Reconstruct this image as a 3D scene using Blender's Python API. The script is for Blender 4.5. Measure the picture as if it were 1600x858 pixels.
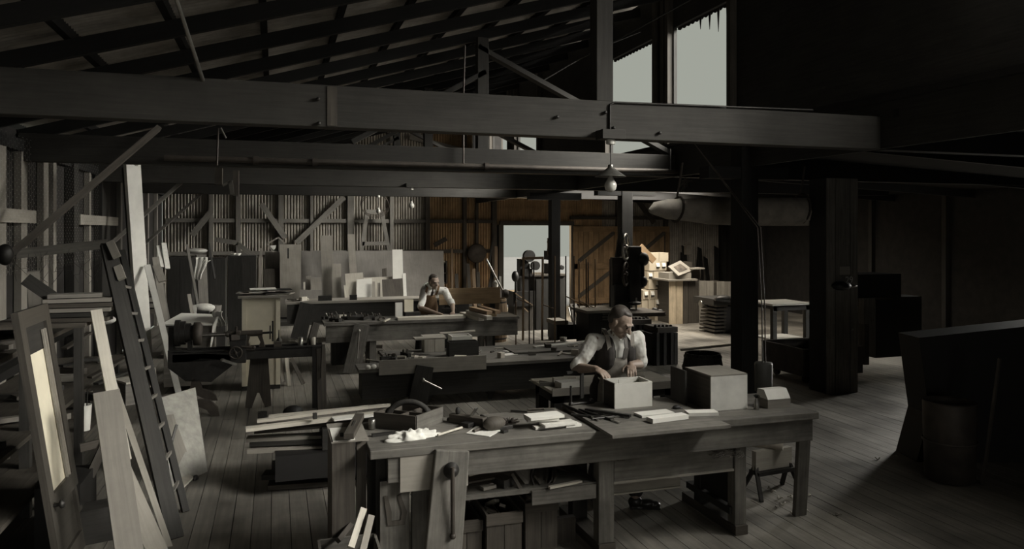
import bpy, bmesh, math, random
from mathutils import Vector, Matrix, noise
random.seed(7)
C = bpy.context.scene
for o in list(bpy.data.objects): bpy.data.objects.remove(o)
R = math.radians; PI = math.pi
# ---------------------------------------------------------------- camera
YAW = R(17.55); SA = math.sin(YAW); CA = math.cos(YAW); F = 1170.0; HZ = 360.0; EYE = 2.2
cam_d = bpy.data.cameras.new('camera'); cam = bpy.data.objects.new('camera', cam_d)
C.collection.objects.link(cam); C.camera = cam
cam.location = (0, 0, EYE); cam.rotation_euler = (PI/2, 0, -YAW)
cam_d.sensor_width = 36; cam_d.lens = F/1600*36; cam_d.shift_y = -(429-HZ)/1600
cam_d.clip_start = 0.1; cam_d.clip_end = 200
# ---------------------------------------------------------------- sky, sun, exposure
C.view_settings.view_transform = 'Standard'; C.view_settings.look = 'None'
C.view_settings.gamma = 1; C.view_settings.exposure = 0.0
try: C.view_settings.use_curve_mapping = False
except Exception: pass
w = bpy.data.worlds.new('sky'); C.world = w; w.use_nodes = True
bgn = w.node_tree.nodes['Background']
bgn.inputs[0].default_value = (0.345, 0.36, 0.315, 1); bgn.inputs[1].default_value = 1.0
def sun(name, direction, strength, angle, col):
    d = bpy.data.lights.new(name, 'SUN'); d.energy = strength; d.angle = R(angle); d.color = col
    o = bpy.data.objects.new(name, d); C.collection.objects.link(o)
    o.rotation_euler = Vector(direction).to_track_quat('-Z', 'Y').to_euler(); return o
def area(name, loc, target, sx, sy, power, col=(1, .97, .9)):
    d = bpy.data.lights.new(name, 'AREA'); d.shape = 'RECTANGLE'; d.size = sx; d.size_y = sy
    d.energy = power; d.color = col
    o = bpy.data.objects.new(name, d); C.collection.objects.link(o); o.location = loc
    o.rotation_euler = (Vector(target)-Vector(loc)).to_track_quat('-Z', 'Y').to_euler(); return o
sun('hazy_sun', (-0.80, 0.25, -0.60), 12.0, 45, (1, .97, .9))
sun('bright_haze', (-0.70, 0.52, -0.42), 8.0, 30, (1, .97, .9))
sun('high_sky', (-0.45, 0.05, -0.85), 7.0, 40, (1, .97, .9))
sun('low_haze', (-0.94, 0.14, -0.24), 7.0, 24, (1, .97, .9))
area('daylight_roof_windows', (5.6, -2.3, 4.3), (2.4, 0.6, 0.0), 7.0, 1.5, 40).data.spread = R(75)
area('added_beam_light', (5.6, 3.6, 4.3), (3.0, 5.6, 1.4), .8, 1.4, 52)  # added light at an unseen opening, falls off along the near beam
area('daylight_second_window', (5.6, 2.15, 4.3), (1.8, 5.6, 0.5), 1.5, 1.5, 22)
area('added_side_light', (13.15, 9.7, 1.5), (6.3, 6.5, 0.0), 1.0, 1.9, 22).data.spread = R(30)  # added light at an unseen opening, rakes the floor at right
area('added_overhead_light', (8.3, 14.8, 3.85), (8.15, 16.4, 0), 2.8, 3.2, 360, (1, .9, .76))  # added light above the rear right bay, hidden by the beams
area('added_front_fill', (0.5, -6.8, 1.6), (1.5, 6.0, 0.6), 3.0, 2.4, 60)  # added fill behind the camera, no door stands there
area('daylight_rear_door', (7.2, 21.4, 1.9), (6.2, 14.0, 0.6), 2.0, 2.0, 90, (1, .72, .42))
# ---------------------------------------------------------------- pixel to world helpers
def ray(u, v):
    t = (u-800)/F
    return Vector((SA+CA*t, CA-SA*t, (HZ-v)/F))
def PD(u, v, D): return Vector((0, 0, EYE)) + ray(u, v)*D
def PZ(u, v, z=0.0): r = ray(u, v); return Vector((0, 0, EYE)) + r*((z-EYE)/r.z)
def PY(u, v, Y): r = ray(u, v); return Vector((0, 0, EYE)) + r*(Y/r.y)
def PX(u, v, X): r = ray(u, v); return Vector((0, 0, EYE)) + r*(X/r.x)
def zat(v, D): return EYE + (HZ-v)/F*D
V = Vector
# ---------------------------------------------------------------- materials
MATS = {}
def newmat(name):
    m = bpy.data.materials.new(name); m.use_nodes = True; nt = m.node_tree
    return m, nt, nt.nodes['Principled BSDF']
def wood(name, col, dark=0.6, rough=0.72, scale=1.0, spec=0.3, mottle=0.25, knots=False):
    m, nt, b = newmat(name); N = nt.nodes; L = nt.links
    uv = N.new('ShaderNodeUVMap'); mp = N.new('ShaderNodeMapping'); mp.inputs['Scale'].default_value = (2.2*scale, 42*scale, 1)
    L.new(uv.outputs[0], mp.inputs[0])
    n1 = N.new('ShaderNodeTexNoise'); n1.inputs['Scale'].default_value = 1; n1.inputs['Detail'].default_value = 5; n1.inputs['Distortion'].default_value = 0.6
    L.new(mp.outputs[0], n1.inputs[0])
    cr = N.new('ShaderNodeValToRGB'); cr.color_ramp.elements[0].position = .3; cr.color_ramp.elements[1].position = .7
    cr.color_ramp.elements[0].color = (col[0]*dark, col[1]*dark, col[2]*dark, 1); cr.color_ramp.elements[1].color = (*col, 1)
    L.new(n1.outputs[0], cr.inputs[0])
    n2 = N.new('ShaderNodeTexNoise'); n2.inputs['Scale'].default_value = 2.5; n2.inputs['Detail'].default_value = 6; n2.inputs['Roughness'].default_value = .65
    L.new(uv.outputs[0], n2.inputs[0])
    mr = N.new('ShaderNodeMapRange'); mr.inputs[1].default_value = .3; mr.inputs[2].default_value = .7
    mr.inputs[3].default_value = 1-mottle; mr.inputs[4].default_value = 1+mottle*.6
    L.new(n2.outputs[0], mr.inputs[0])
    oi = N.new('ShaderNodeObjectInfo'); m2 = N.new('ShaderNodeMapRange'); m2.inputs[3].default_value = .82; m2.inputs[4].default_value = 1.15
    L.new(oi.outputs['Random'], m2.inputs[0])
    mu = N.new('ShaderNodeMath'); mu.operation = 'MULTIPLY'; L.new(mr.outputs[0], mu.inputs[0]); L.new(m2.outputs[0], mu.inputs[1])
    vm = N.new('ShaderNodeVectorMath'); vm.operation = 'SCALE'; L.new(cr.outputs[0], vm.inputs[0]); L.new(mu.outputs[0], vm.inputs['Scale'])
    L.new(vm.outputs[0], b.inputs['Base Color'])
    b.inputs['Roughness'].default_value = rough; b.inputs['Specular IOR Level'].default_value = spec
    bp = N.new('ShaderNodeBump'); bp.inputs['Strength'].default_value = .25; bp.inputs['Distance'].default_value = .004
    L.new(n1.outputs[0], bp.inputs['Height']); L.new(bp.outputs[0], b.inputs['Normal'])
    return m
def plain(name, col, rough=0.6, metal=0.0, spec=0.4, var=0.2, scale=6.0, bump=.15):
    m, nt, b = newmat(name); N = nt.nodes; L = nt.links
    tc = N.new('ShaderNodeTexCoord')
    n2 = N.new('ShaderNodeTexNoise'); n2.inputs['Scale'].default_value = scale; n2.inputs['Detail'].default_value = 6; n2.inputs['Roughness'].default_value = .6
    L.new(tc.outputs['Object'], n2.inputs[0])
    mr = N.new('ShaderNodeMapRange'); mr.inputs[1].default_value = .3; mr.inputs[2].default_value = .7
    mr.inputs[3].default_value = 1-var; mr.inputs[4].default_value = 1+var*.5
    L.new(n2.outputs[0], mr.inputs[0])
    vm = N.new('ShaderNodeVectorMath'); vm.operation = 'SCALE'; vm.inputs[0].default_value = col; L.new(mr.outputs[0], vm.inputs['Scale'])
    L.new(vm.outputs[0], b.inputs['Base Color'])
    b.inputs['Roughness'].default_value = rough; b.inputs['Metallic'].default_value = metal; b.inputs['Specular IOR Level'].default_value = spec
    if bump:
        bp = N.new('ShaderNodeBump'); bp.inputs['Strength'].default_value = bump; bp.inputs['Distance'].default_value = .004
        L.new(n2.outputs[0], bp.inputs['Height']); L.new(bp.outputs[0], b.inputs['Normal'])
    return m
def tint(g, k=(1, .94, .82)): return (g*k[0], g*k[1], g*k[2])
M = {
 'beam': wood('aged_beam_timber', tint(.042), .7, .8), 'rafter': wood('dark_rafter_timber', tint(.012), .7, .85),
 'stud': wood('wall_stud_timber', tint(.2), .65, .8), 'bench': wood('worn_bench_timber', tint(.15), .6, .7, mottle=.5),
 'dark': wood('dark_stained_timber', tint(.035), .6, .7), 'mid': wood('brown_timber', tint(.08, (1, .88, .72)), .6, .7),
 'pale': wood('pale_sawn_timber', tint(.5, (1, .94, .8)), .8, .65, mottle=.15), 'tan': wood('tan_board', tint(.27, (1, .93, .8)), .85, .75, mottle=.2),
 'warm': wood('warm_pine_board', (.26, .185, .115), .75, .6, mottle=.2), 'doorw': wood('rusty_brown_door_boards', (.3, .2, .11), .7, .8, mottle=.35),
 'white': plain('off_white_paint', (.58, .57, .52), .6, var=.12), 'paper': plain('white_paper', (.62, .61, .56), .8, var=.06),
 'cream': plain('cream_panel', (.6, .555, .43), .7, var=.15, scale=3), 'greyboard': wood('grey_brown_sheet', tint(.2, (1, .94, .84)), .85, .85, mottle=.2),
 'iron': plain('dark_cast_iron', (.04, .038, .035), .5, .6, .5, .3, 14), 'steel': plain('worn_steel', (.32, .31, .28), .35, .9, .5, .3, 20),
 'zinc': plain('zinc_corrugated', (.30, .275, .235), .5, .35, .4, .35, 3), 'rust': plain('rusty_corrugated', (.42, .29, .165), .65, .2, .4, .4, 3),
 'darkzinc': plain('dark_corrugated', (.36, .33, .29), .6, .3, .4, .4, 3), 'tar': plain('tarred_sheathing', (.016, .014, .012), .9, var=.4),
 'black': plain('black_paint_and_shade', (.012, .011, .01), .6), 'cloth': plain('white_cloth', (.6, .59, .54), .9, var=.15, scale=20),
 'sack': plain('grey_wrapped_canvas', (.45, .41, .35), .85, var=.3), 'rope': plain('hemp_rope', (.06, .05, .04), .9),
 'leather': plain('dark_leather', (.03, .025, .02), .6), 'glass': None, 'bulb': None,
 'ground': plain('pale_yard_ground', (.05, .049, .045), .95, var=.15, scale=1),
 'skin': plain('skin', (.27, .205, .16), .55, var=.1, scale=30, bump=.05), 'hair': plain('brown_hair', (.055, .046, .038), .5, var=.4, scale=60),
 'shirt': plain('white_shirt_cotton', (.72, .71, .66), .85, var=.08, scale=12, bump=.3), 'vest': plain('dark_waistcoat', (.035, .031, .028), .85),
 'overall': plain('faded_work_apron', (.27, .25, .22), .9, var=.25, scale=25), 'overall_tan': plain('tan_work_apron', (.2, .13, .075), .9, var=.25, scale=25),
 'shoe': plain('black_shoe_leather', (.02, .018, .016), .3), 'tie': plain('striped_grey_tie', (.13, .12, .11), .7), 'darktie': plain('dark_tie', (.04, .03, .025), .7),
 'eye': plain('dark_eye', (.02, .015, .012), .3), 'drum': plain('rusty_drum_metal', (.07, .06, .05), .6, .4, var=.4),
 'brickred': plain('grey_green_paint', (.10, .10, .09), .5),
}
def glassmat(name, col, rough=0.05):
    m, nt, b = newmat(name); b.inputs['Base Color'].default_value = (*col, 1); b.inputs['Roughness'].default_value = rough
    b.inputs['Transmission Weight'].default_value = .9; return m
M['bulb'] = glassmat('clear_bulb_glass', (.9, .9, .85)); M['glass'] = glassmat('bottle_glass', (.5, .5, .45))
def floormat():
    m, nt, b = newmat('oiled_floor_boards'); N = nt.nodes; L = nt.links
    tc = N.new('ShaderNodeTexCoord'); ge = N.new('ShaderNodeNewGeometry')
    mp = N.new('ShaderNodeMapping'); mp.inputs['Scale'].default_value = (30, 1.6, 1); L.new(ge.outputs['Position'], mp.inputs[0])
    n1 = N.new('ShaderNodeTexNoise'); n1.inputs['Scale'].default_value = 1; n1.inputs['Detail'].default_value = 5; L.new(mp.outputs[0], n1.inputs[0])
    n2 = N.new('ShaderNodeTexNoise'); n2.inputs['Scale'].default_value = .9; n2.inputs['Detail'].default_value = 7; n2.inputs['Roughness'].default_value = .65
    L.new(ge.outputs['Position'], n2.inputs[0])
    r1 = N.new('ShaderNodeMapRange'); r1.inputs[1].default_value = .3; r1.inputs[2].default_value = .7; r1.inputs[3].default_value = .75; r1.inputs[4].default_value = 1.2; L.new(n1.outputs[0], r1.inputs[0])
    r2 = N.new('ShaderNodeMapRange'); r2.inputs[1].default_value = .35; r2.inputs[2].default_value = .65; r2.inputs[3].default_value = .42; r2.inputs[4].default_value = 1.4; L.new(n2.outputs[0], r2.inputs[0])
    oi = N.new('ShaderNodeObjectInfo'); m2 = N.new('ShaderNodeMapRange'); m2.inputs[3].default_value = .85; m2.inputs[4].default_value = 1.12; L.new(oi.outputs['Random'], m2.inputs[0])
    a = N.new('ShaderNodeMath'); a.operation = 'MULTIPLY'; L.new(r1.outputs[0], a.inputs[0]); L.new(r2.outputs[0], a.inputs[1])
    c = N.new('ShaderNodeMath'); c.operation = 'MULTIPLY'; L.new(a.outputs[0], c.inputs[0]); L.new(m2.outputs[0], c.inputs[1])
    vm = N.new('ShaderNodeVectorMath'); vm.operation = 'SCALE'; vm.inputs[0].default_value = FLOORCOL; L.new(c.outputs[0], vm.inputs['Scale'])
    L.new(vm.outputs[0], b.inputs['Base Color'])
    r3 = N.new('ShaderNodeMapRange'); r3.inputs[1].default_value = .35; r3.inputs[2].default_value = .65; r3.inputs[3].default_value = .38; r3.inputs[4].default_value = .62; L.new(n2.outputs[0], r3.inputs[0])
    L.new(r3.outputs[0], b.inputs['Roughness']); b.inputs['Specular IOR Level'].default_value = .4
    bp = N.new('ShaderNodeBump'); bp.inputs['Strength'].default_value = .2; bp.inputs['Distance'].default_value = .004
    L.new(n1.outputs[0], bp.inputs['Height']); L.new(bp.outputs[0], b.inputs['Normal'])
    return m
FLOORCOL = (.185, .172, .148)
M['floor'] = floormat()
# ---------------------------------------------------------------- mesh builder
WM = {}
class MB:
    def __init__(s): s.v = []; s.f = []; s.uv = []; s.sm = []
    def add(s, verts, faces, uvs=None, smooth=False):
        n = len(s.v); s.v += [tuple(p) for p in verts]
        ou, ov = random.random()*20, random.random()*20
        for i, fc in enumerate(faces):
            s.f.append([n+k for k in fc]); s.sm.append(smooth)
            if uvs: s.uv.append([(a+ou, b+ov) for a, b in uvs[i]])
            else: s.uv.append([(verts[k][2]+ou, verts[k][0]+verts[k][1]+ov) for k in fc])
        return s
    def obox(s, c, ax, ay, az, sx, sy, sz, tx=1, ty=1):
        # oriented box; tx, ty scale the +z end
        c = V(c); P = []; dim = (sx, sy, sz)
        for k in (-1, 1):
            fx, fy = (tx, ty) if k > 0 else (1, 1)
            for j in (-1, 1):
                for i in (-1, 1):
                    P.append((i*sx/2*fx, j*sy/2*fy, k*sz/2))
        faces = [(0, 2, 3, 1), (4, 5, 7, 6), (0, 1, 5, 4), (2, 6, 7, 3), (0, 4, 6, 2), (1, 3, 7, 5)]
        nax = [2, 2, 1, 1, 0, 0]; lg = dim.index(max(dim)); uvs = []
        for f, na in zip(faces, nax):
            o = [q for q in (0, 1, 2) if q != na]
            if lg in o: a = lg; b = [q for q in o if q != lg][0]
            else: a, b = o
            k = 1 if lg in o else .15
            uvs.append([(P[q][a]*k, P[q][b]) for q in f])
        W = [c+ax*p[0]+ay*p[1]+az*p[2] for p in P]
        return s.add(W, faces, uvs)
    def box(s, c, size, rz=0, rx=0, ry=0, tx=1, ty=1):
        m = Matrix.Rotation(rz, 3, 'Z') @ Matrix.Rotation(ry, 3, 'Y') @ Matrix.Rotation(rx, 3, 'X')
        return s.obox(c, m.col[0], m.col[1], m.col[2], *size, tx=tx, ty=ty)
    def b2(s, x0, x1, y0, y1, z0, z1): return s.box(((x0+x1)/2, (y0+y1)/2, (z0+z1)/2), (abs(x1-x0), abs(y1-y0), abs(z1-z0)))
    def bar(s, p0, p1, w, h, n=(0, 0, 1), taper=1):
        p0 = V(p0); p1 = V(p1); d = (p1-p0); L_ = d.length; d.normalize(); n = V(n)
        side = d.cross(n)
        if side.length < 1e-4: side = d.cross(V((1, 0, 0)))
        side.normalize(); n2 = side.cross(d).normalized()
        return s.obox((p0+p1)/2, side, n2, d, w, h, L_, tx=taper, ty=taper)
    def prism(s, pts, ext):
        ext = V(ext); n = len(pts); P = [V(p) for p in pts]+[V(p)+ext for p in pts]
        faces = [tuple(reversed(range(n))), tuple(range(n, 2*n))]+[(i, (i+1) % n, n+(i+1) % n, n+i) for i in range(n)]
        return s.add(P, faces)
    def tube(s, pts, r, n=8, cap=True, closed=False):
        pts = [V(p) for p in pts]; m = len(pts); rr = r if isinstance(r, (list, tuple)) else [r]*m
        P = []; prev = None
        for i, p in enumerate(pts):
            if closed: d = pts[(i+1) % m]-pts[(i-1) % m]
            else: d = pts[min(i+1, m-1)]-pts[max(i-1, 0)]
            d.normalize()
            if prev is None:
                a = d.cross(V((0, 0, 1)));
                if a.length < .01: a = d.cross(V((1, 0, 0)))
            else: a = prev-d*prev.dot(d)
            a.normalize(); prev = a; b = d.cross(a)
            for k in range(n):
                t = 2*PI*k/n; P.append(p+(a*math.cos(t)+b*math.sin(t))*rr[i])
        faces = []
        for i in range(m if closed else m-1):
            j = (i+1) % m
            for k in range(n): faces.append((i*n+k, i*n+(k+1) % n, j*n+(k+1) % n, j*n+k))
        s.add(P, faces, smooth=True)
        if cap and not closed:
            s.add(P[:n], [tuple(reversed(range(n)))]); s.add(P[-n:], [tuple(range(n))])
        return s
    def lathe(s, prof, c, n=20, axis=(0, 0, 1), sx=1, sy=1, smooth=True, cap=True):
        q = V(axis).to_track_quat('Z', 'Y'); c = V(c); P = []
        for r, z in prof:
            for k in range(n):
                t = 2*PI*k/n; P.append(c+q @ V((r*math.cos(t)*sx, r*math.sin(t)*sy, z)))
        m = len(prof); faces = []
        for i in range(m-1):
            for k in range(n): faces.append((i*n+k, i*n+(k+1) % n, (i+1)*n+(k+1) % n, (i+1)*n+k))
        s.add(P, faces, smooth=smooth)
        if cap:
            if prof[0][0] > 1e-5: s.add(P[:n], [tuple(reversed(range(n)))])
            if prof[-1][0] > 1e-5: s.add(P[-n:], [tuple(range(n))])
        return s
    def ell(s, c, r, rot=None, n=14, m=9):
        c = V(c); rot = (rot or Matrix.Identity(3)).copy(); P = []; faces = []
        if rot.determinant() < 0: rot = rot @ Matrix.Diagonal((-1, 1, 1))
        P.append(c+rot @ V((0, 0, -r[2])))
        for i in range(1, m):
            a = -PI/2+PI*i/m
            for k in range(n):
                t = 2*PI*k/n; P.append(c+rot @ V((r[0]*math.cos(a)*math.cos(t), r[1]*math.cos(a)*math.sin(t), r[2]*math.sin(a))))
        P.append(c+rot @ V((0, 0, r[2])))
        for k in range(n): faces.append((0, 1+(k+1) % n, 1+k))
        for i in range(m-2):
            for k in range(n): faces.append((1+i*n+k, 1+i*n+(k+1) % n, 1+(i+1)*n+(k+1) % n, 1+(i+1)*n+k))
        e = len(P)-1; o = 1+(m-2)*n
        for k in range(n): faces.append((o+k, o+(k+1) % n, e))
        return s.add(P, faces, smooth=True)
    def cap(s, p0, p1, r0, r1, n=12):
        p0 = V(p0); p1 = V(p1); s.ell(p0, (r0,)*3, n=n, m=8); s.ell(p1, (r1,)*3, n=n, m=8)
        return s.tube([p0, p1], [r0, r1], n=n)
    def build(s, name, mat, parent=None, bevel=0, local=False):
        me = bpy.data.meshes.new(name)
        if parent is None:
            xs = [p[0] for p in s.v]; ys = [p[1] for p in s.v]; zs = [p[2] for p in s.v]
            org = V(((min(xs)+max(xs))/2, (min(ys)+max(ys))/2, min(zs)))
            vv = [V(p)-org for p in s.v]; mw = Matrix.Translation(org)
        elif local: vv = [V(p) for p in s.v]; mw = WM[parent.name]
        else:
            mw = WM[parent.name]; inv = mw.inverted(); vv = [inv @ V(p) for p in s.v]
        me.from_pydata([tuple(p) for p in vv], [], s.f)
        ul = me.uv_layers.new(name='UVMap'); flat = []
        for q in s.uv:
            for a in q: flat += [a[0], a[1]]
        ul.data.foreach_set('uv', flat)
        me.polygons.foreach_set('use_smooth', s.sm)
        me.materials.append(M[mat] if isinstance(mat, str) else mat)
        me.validate(); me.update()
        o = bpy.data.objects.new(name, me); C.collection.objects.link(o)
        if parent is None: o.location = mw.translation
        else: o.parent = parent
        WM[o.name] = mw
        if bevel:
            b = o.modifiers.new('bevel', 'BEVEL'); b.width = bevel; b.segments = 2; b.limit_method = 'ANGLE'; b.angle_limit = R(40)
        return o
def tag(o, label=None, cat=None, group=None, kind=None):
    if label: o['label'] = label
    if cat: o['category'] = cat
    if group: o['group'] = group
    if kind: o['kind'] = kind
    return o
def thing(name, label, cat, loc=(0, 0, 0), rz=0, group=None, kind=None):
    o = bpy.data.objects.new(name, None); o.empty_display_size = .1; C.collection.objects.link(o)
    o.location = loc; o.rotation_euler = (0, 0, rz)
    WM[o.name] = Matrix.Translation(V(loc)) @ Matrix.Rotation(rz, 4, 'Z')
    return tag(o, label, cat, group, kind)
def struct(name):
    return thing(name, None, None, kind='structure')
def dup(root, loc, rz=None, label=None):
    def cp(o, par):
        c = o.copy(); C.collection.objects.link(c); c.parent = par
        WM[c.name] = WM[o.name]
        for ch in [x for x in KIDS.get(o.name, [])]: KIDS.setdefault(c.name, []).append(cp(ch, c))
        return c
    global KIDS
    KIDS = {}
    for x in bpy.data.objects:
        if x.parent: KIDS.setdefault(x.parent.name, []).append(x)
    c = cp(root, None); c.location = loc
    if rz is not None: c.rotation_euler = (0, 0, rz)
    if label: c['label'] = label
    return c
def one(mb, name, mat, label, cat, group=None, bevel=0, kind=None):
    return tag(mb.build(name, mat, bevel=bevel), label, cat, group, kind)
def corr(L_, W_, pitch=.076, amp=.018, per=8):
    """corrugated sheet: ridges run along +z (length L_), wave across x (width W_), depth y"""
    mb = MB(); n = int(W_/pitch*per); P = []; fs = []
    for k in range(n+1):
        x = W_*k/n; y = amp*math.sin(2*PI*x/pitch)
        P += [V((x, y, 0)), V((x, y, L_))]
    for k in range(n): fs.append((2*k, 2*k+2, 2*k+3, 2*k+1))
    mb.add(P, fs, smooth=True); return mb
def share(me_obj, name, parent, mat4):
    o = bpy.data.objects.new(name, me_obj.data); C.collection.objects.link(o); o.parent = parent
    o.matrix_local = mat4; WM[o.name] = mat4; return o
M['bxw'] = plain('cream_box_card', (.5, .44, .34), .8, var=.12); M['crateL'] = wood('cream_crate_boards', (.6, .5, .36), .75, .75, mottle=.3)
M['pict'] = plain('dark_print', (.12, .1, .08), .7, var=.9, scale=9); M['post29'] = wood('grey_post_boards', tint(.2), .6, .8); M['bulbp'] = plain('frosted_bulb_glass', (.45, .44, .4), .12, spec=.8, var=.1)
M['doord'] = wood('dark_door_timber', tint(.05, (1, .9, .75)), .7, .55); M['boxf'] = plain('scuffed_metal_face', (.66, .65, .6), .6, var=.3, scale=3)
M['postm'] = wood('blackened_post_timber', tint(.02), .6, .75)
M['plankt'] = wood('tan_plank', tint(.16, (1, .93, .8)), .85, .75, mottle=.2)
M['panelw'] = plain('speckled_cream_panel', (.36, .35, .31), .7, var=.25, scale=14)
M['warmp'] = wood('brightened_pine', (.55, .4, .24), .75, .6, mottle=.2)  # lighter copy of the pine, for the plank that stands in shadow
# ================================================================ STRUCTURE
XL, XC, XR, YB, YF = -2.65, 5.35, 13.2, 20.35, -7.0
def roofz(x): return 4.0+.29*x
# ---- floor
fl = struct('floor')
MB().b2(XL, XR, YF, YB, -.12, -.03).build('subfloor', 'dark', fl)
MB().b2(XL, XR, YF, 3.2, -.03, 0).build('floor_boards_near', 'floor', fl)
pw = .138; ncol = 83; y0 = 3.2
plk = {}
for L_ in (4.4, 5.2, 6.1, 6.9, 7.6):
    o = MB().box((pw/2-.002, L_/2, -.0155), (pw-.004, L_-.005, .031)); plk[L_] = o
meshes = {}
x = XL
for i in range(ncol):
    y = y0; ls = random.sample([4.4, 5.2, 6.1, 6.9], 2); rest = YB-y0-sum(ls)
    for k, L_ in enumerate(ls+[rest]):
        L_ = round(L_, 1)
        if L_ < .5: continue
        if L_ not in meshes:
            mb = MB(); mb.box((pw/2, L_/2, -.0155), (pw-.005, L_-.006, .031)); meshes[L_] = mb.build('floor_plank', 'floor', fl); ob = meshes[L_]
        else:
            ob = bpy.data.objects.new('floor_plank', meshes[L_].data); C.collection.objects.link(ob); ob.parent = fl
        ob.location = (x, y, random.uniform(-.0015, .0)); WM[ob.name] = Matrix.Translation(ob.location); y += L_
    x += pw
XE = x
mb = MB(); 
while x < XR:
    mb.b2(x+.0025, x+pw-.0025, y0, YB, -.031, 0); x += pw
tag(mb.build('floor_plank', 'floor', fl), kind='stuff')
# ---- ceiling: left bay roof
ce = struct('ceiling')
ang = math.atan(.29); SL = (XC-XL+.25)/math.cos(ang)
sheet = corr(SL/2+.1, .684)
sh0 = None
ys = YF
k = 0
while ys < YB+.1:
    for half in (0, 1):
        # sheet local z -> slope direction, local x -> +Y, local y -> up
        dz = V((math.cos(ang), 0, math.sin(ang))); dx = V((0, 1, 0)); dy = dz.cross(dx)
        x0 = XL-.05 if half == 0 else (XL+XC)/2
        org = V((x0, ys, roofz(x0)+.17+.012*half))
        m4 = Matrix(((dx.x, dy.x, dz.x, org.x), (dx.y, dy.y, dz.y, org.y), (dx.z, dy.z, dz.z, org.z), (0, 0, 0, 1)))
        if sh0 is None:
            sh0 = sheet.build('roof_sheet', 'darkzinc', ce, local=True); sh0.matrix_local = m4
        else: share(sh0, 'roof_sheet', ce, m4)
    ys += .66
# rafters
r0 = None
for i in range(28):
    y = -6.6+i*1.0
    if r0 is None:
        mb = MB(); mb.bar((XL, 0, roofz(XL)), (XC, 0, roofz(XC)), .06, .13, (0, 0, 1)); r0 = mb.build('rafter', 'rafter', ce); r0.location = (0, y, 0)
    else: share(r0, 'rafter', ce, Matrix.Translation((0, y, 0)))
for i in range(12):
    xx = -2.2+.7*i-.0
    if xx > XC: break
    MB().bar((xx, YF, roofz(xx)+.13), (xx, YB, roofz(xx)+.13), .06, .09, (0, 0, 1)).build('purlin', 'rafter', ce)
# roof cover above the sheets keeps the weather out
MB().prism([(XL-.3, YF-.2, roofz(XL-.3)+.2), (XC+.35, YF-.2, roofz(XC+.35)+.2), (XC+.35, YF-.2, roofz(XC+.35)+.24), (XL-.3, YF-.2, roofz(XL-.3)+.24)], (0, YB-YF+.4, 0)).build('roof_covering', 'tar', ce)
# right bay roof
lz = lambda x: 3.38-.38*(x-XC+.05)/8.1
for xa, xb, ya, yb_ in ((XC-.05, XR+.2, YF, 13.2), (XC-.05, XR+.2, 16.4, YB), (XC-.05, 6.85, 13.2, 16.4), (9.75, XR+.2, 13.2, 16.4)):  # gap left open below the added overhead light
    MB().prism([(xa, ya, lz(xa)), (xb, ya, lz(xb)), (xb, ya, lz(xb)+.06), (xa, ya, lz(xa)+.06)], (0, yb_-ya, 0)).build('lean_to_roof', 'tar', ce)
for i in range(14):
    y = -6.6+i*2.0
    MB().bar((XC, y, 3.30), (XR, y, 2.92), .06, .15).build('rafter', 'black', ce)  # coloured black for the dark of the unlit right bay
# tie beams and trusses
TY = [5.66, 9.4, 13.0, 16.6]
ZB, ZT = 2.95, 3.255
for i, ty in enumerate(TY):
    xe = 12.6
    MB().b2(XL, XC, ty-.075, ty+.075, ZB, ZT).build('tie_beam', 'beam', ce, bevel=.006); MB().b2(XC+.06, xe, ty-.075, ty+.075, ZB, ZT).build('tie_beam', 'black', ce)  # right half coloured black where the bay lies in shade
    MB().b2(2.49, 2.635, ty-.07, ty+.07, ZT, roofz(2.56)-.05).build('king_post', 'beam', ce, bevel=.004)
    if i > 0:
        MB().bar((2.5, ty, roofz(2.5)-.15), (5.3, ty, ZT+.03), .06, .14, (0, 1, 0)).build('strut', 'beam', ce)
        MB().bar((2.6, ty, roofz(2.6)-.5), (.9, ty, ZT+.03), .06, .14, (0, 1, 0)).build('strut', 'beam', ce)
    if i > 1: MB().bar((XL+.1, ty+.12, 1.9), (-.95, ty+.12, 3.45), .05, .12, (0, 1, 0)).build('knee_brace', 'stud', ce)
# bolts and butt joint of the near beam
for (u, v) in ((945, 176), (958, 200), (870, 183), (1030, 208), (497, 155), (498, 193)):
    p = PY(u, v, TY[0]-.08); MB().lathe([(.014, 0), (.014, .02), (0, .022)], p, 8, (0, -1, 0)).build('bolt', 'iron', ce)
MB().b2(.36, .43, TY[0]-.082, TY[0]-.07, ZB+.01, ZT-.01).build('cleat', 'mid', ce)
# conduits
MB().tube([(-1.2, TY[1]-.12, 3.02), (6.3, TY[1]-.12, 3.02)], .035, 8).build('pipe', 'drum', ce)
for u in (400, 492, 760): 
    p = PY(u, 260, TY[1]-.12); MB().tube([(p.x-.03, p.y, 3.02), (p.x+.03, p.y, 3.02)], .05, 10).build('pipe_coupling', 'drum', ce)
p = PY(724, 215, TY[1]-.12); MB().tube([(p.x, p.y, 3.04), (p.x, p.y, 3.9), (p.x+.02, p.y, roofz(p.x)-.1)], .012, 6).build('conduit', 'drum', ce)
p = PY(1047, 225, 9.0); MB().tube([(p.x, p.y, 3.02), (p.x, p.y, 3.3)], .012, 6).build('conduit', 'iron', ce)
p = PY(1080, 238, 9.0); MB().tube([(p.x, p.y, 3.13), (p.x+.1, p.y, 3.12), (p.x+.18, p.y, 2.98)], .014, 6).build('conduit', 'iron', ce)
MB().tube([PY(953, 165, TY[0]-.085), PY(953, 206, TY[0]-.085)], .009, 6).tube([PY(953, 164, TY[0]-.085), PY(960, 160, TY[0]-.085), PY(1270, 172, TY[0]-.085)], .009, 6).build('conduit', 'iron', ce)
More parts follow.
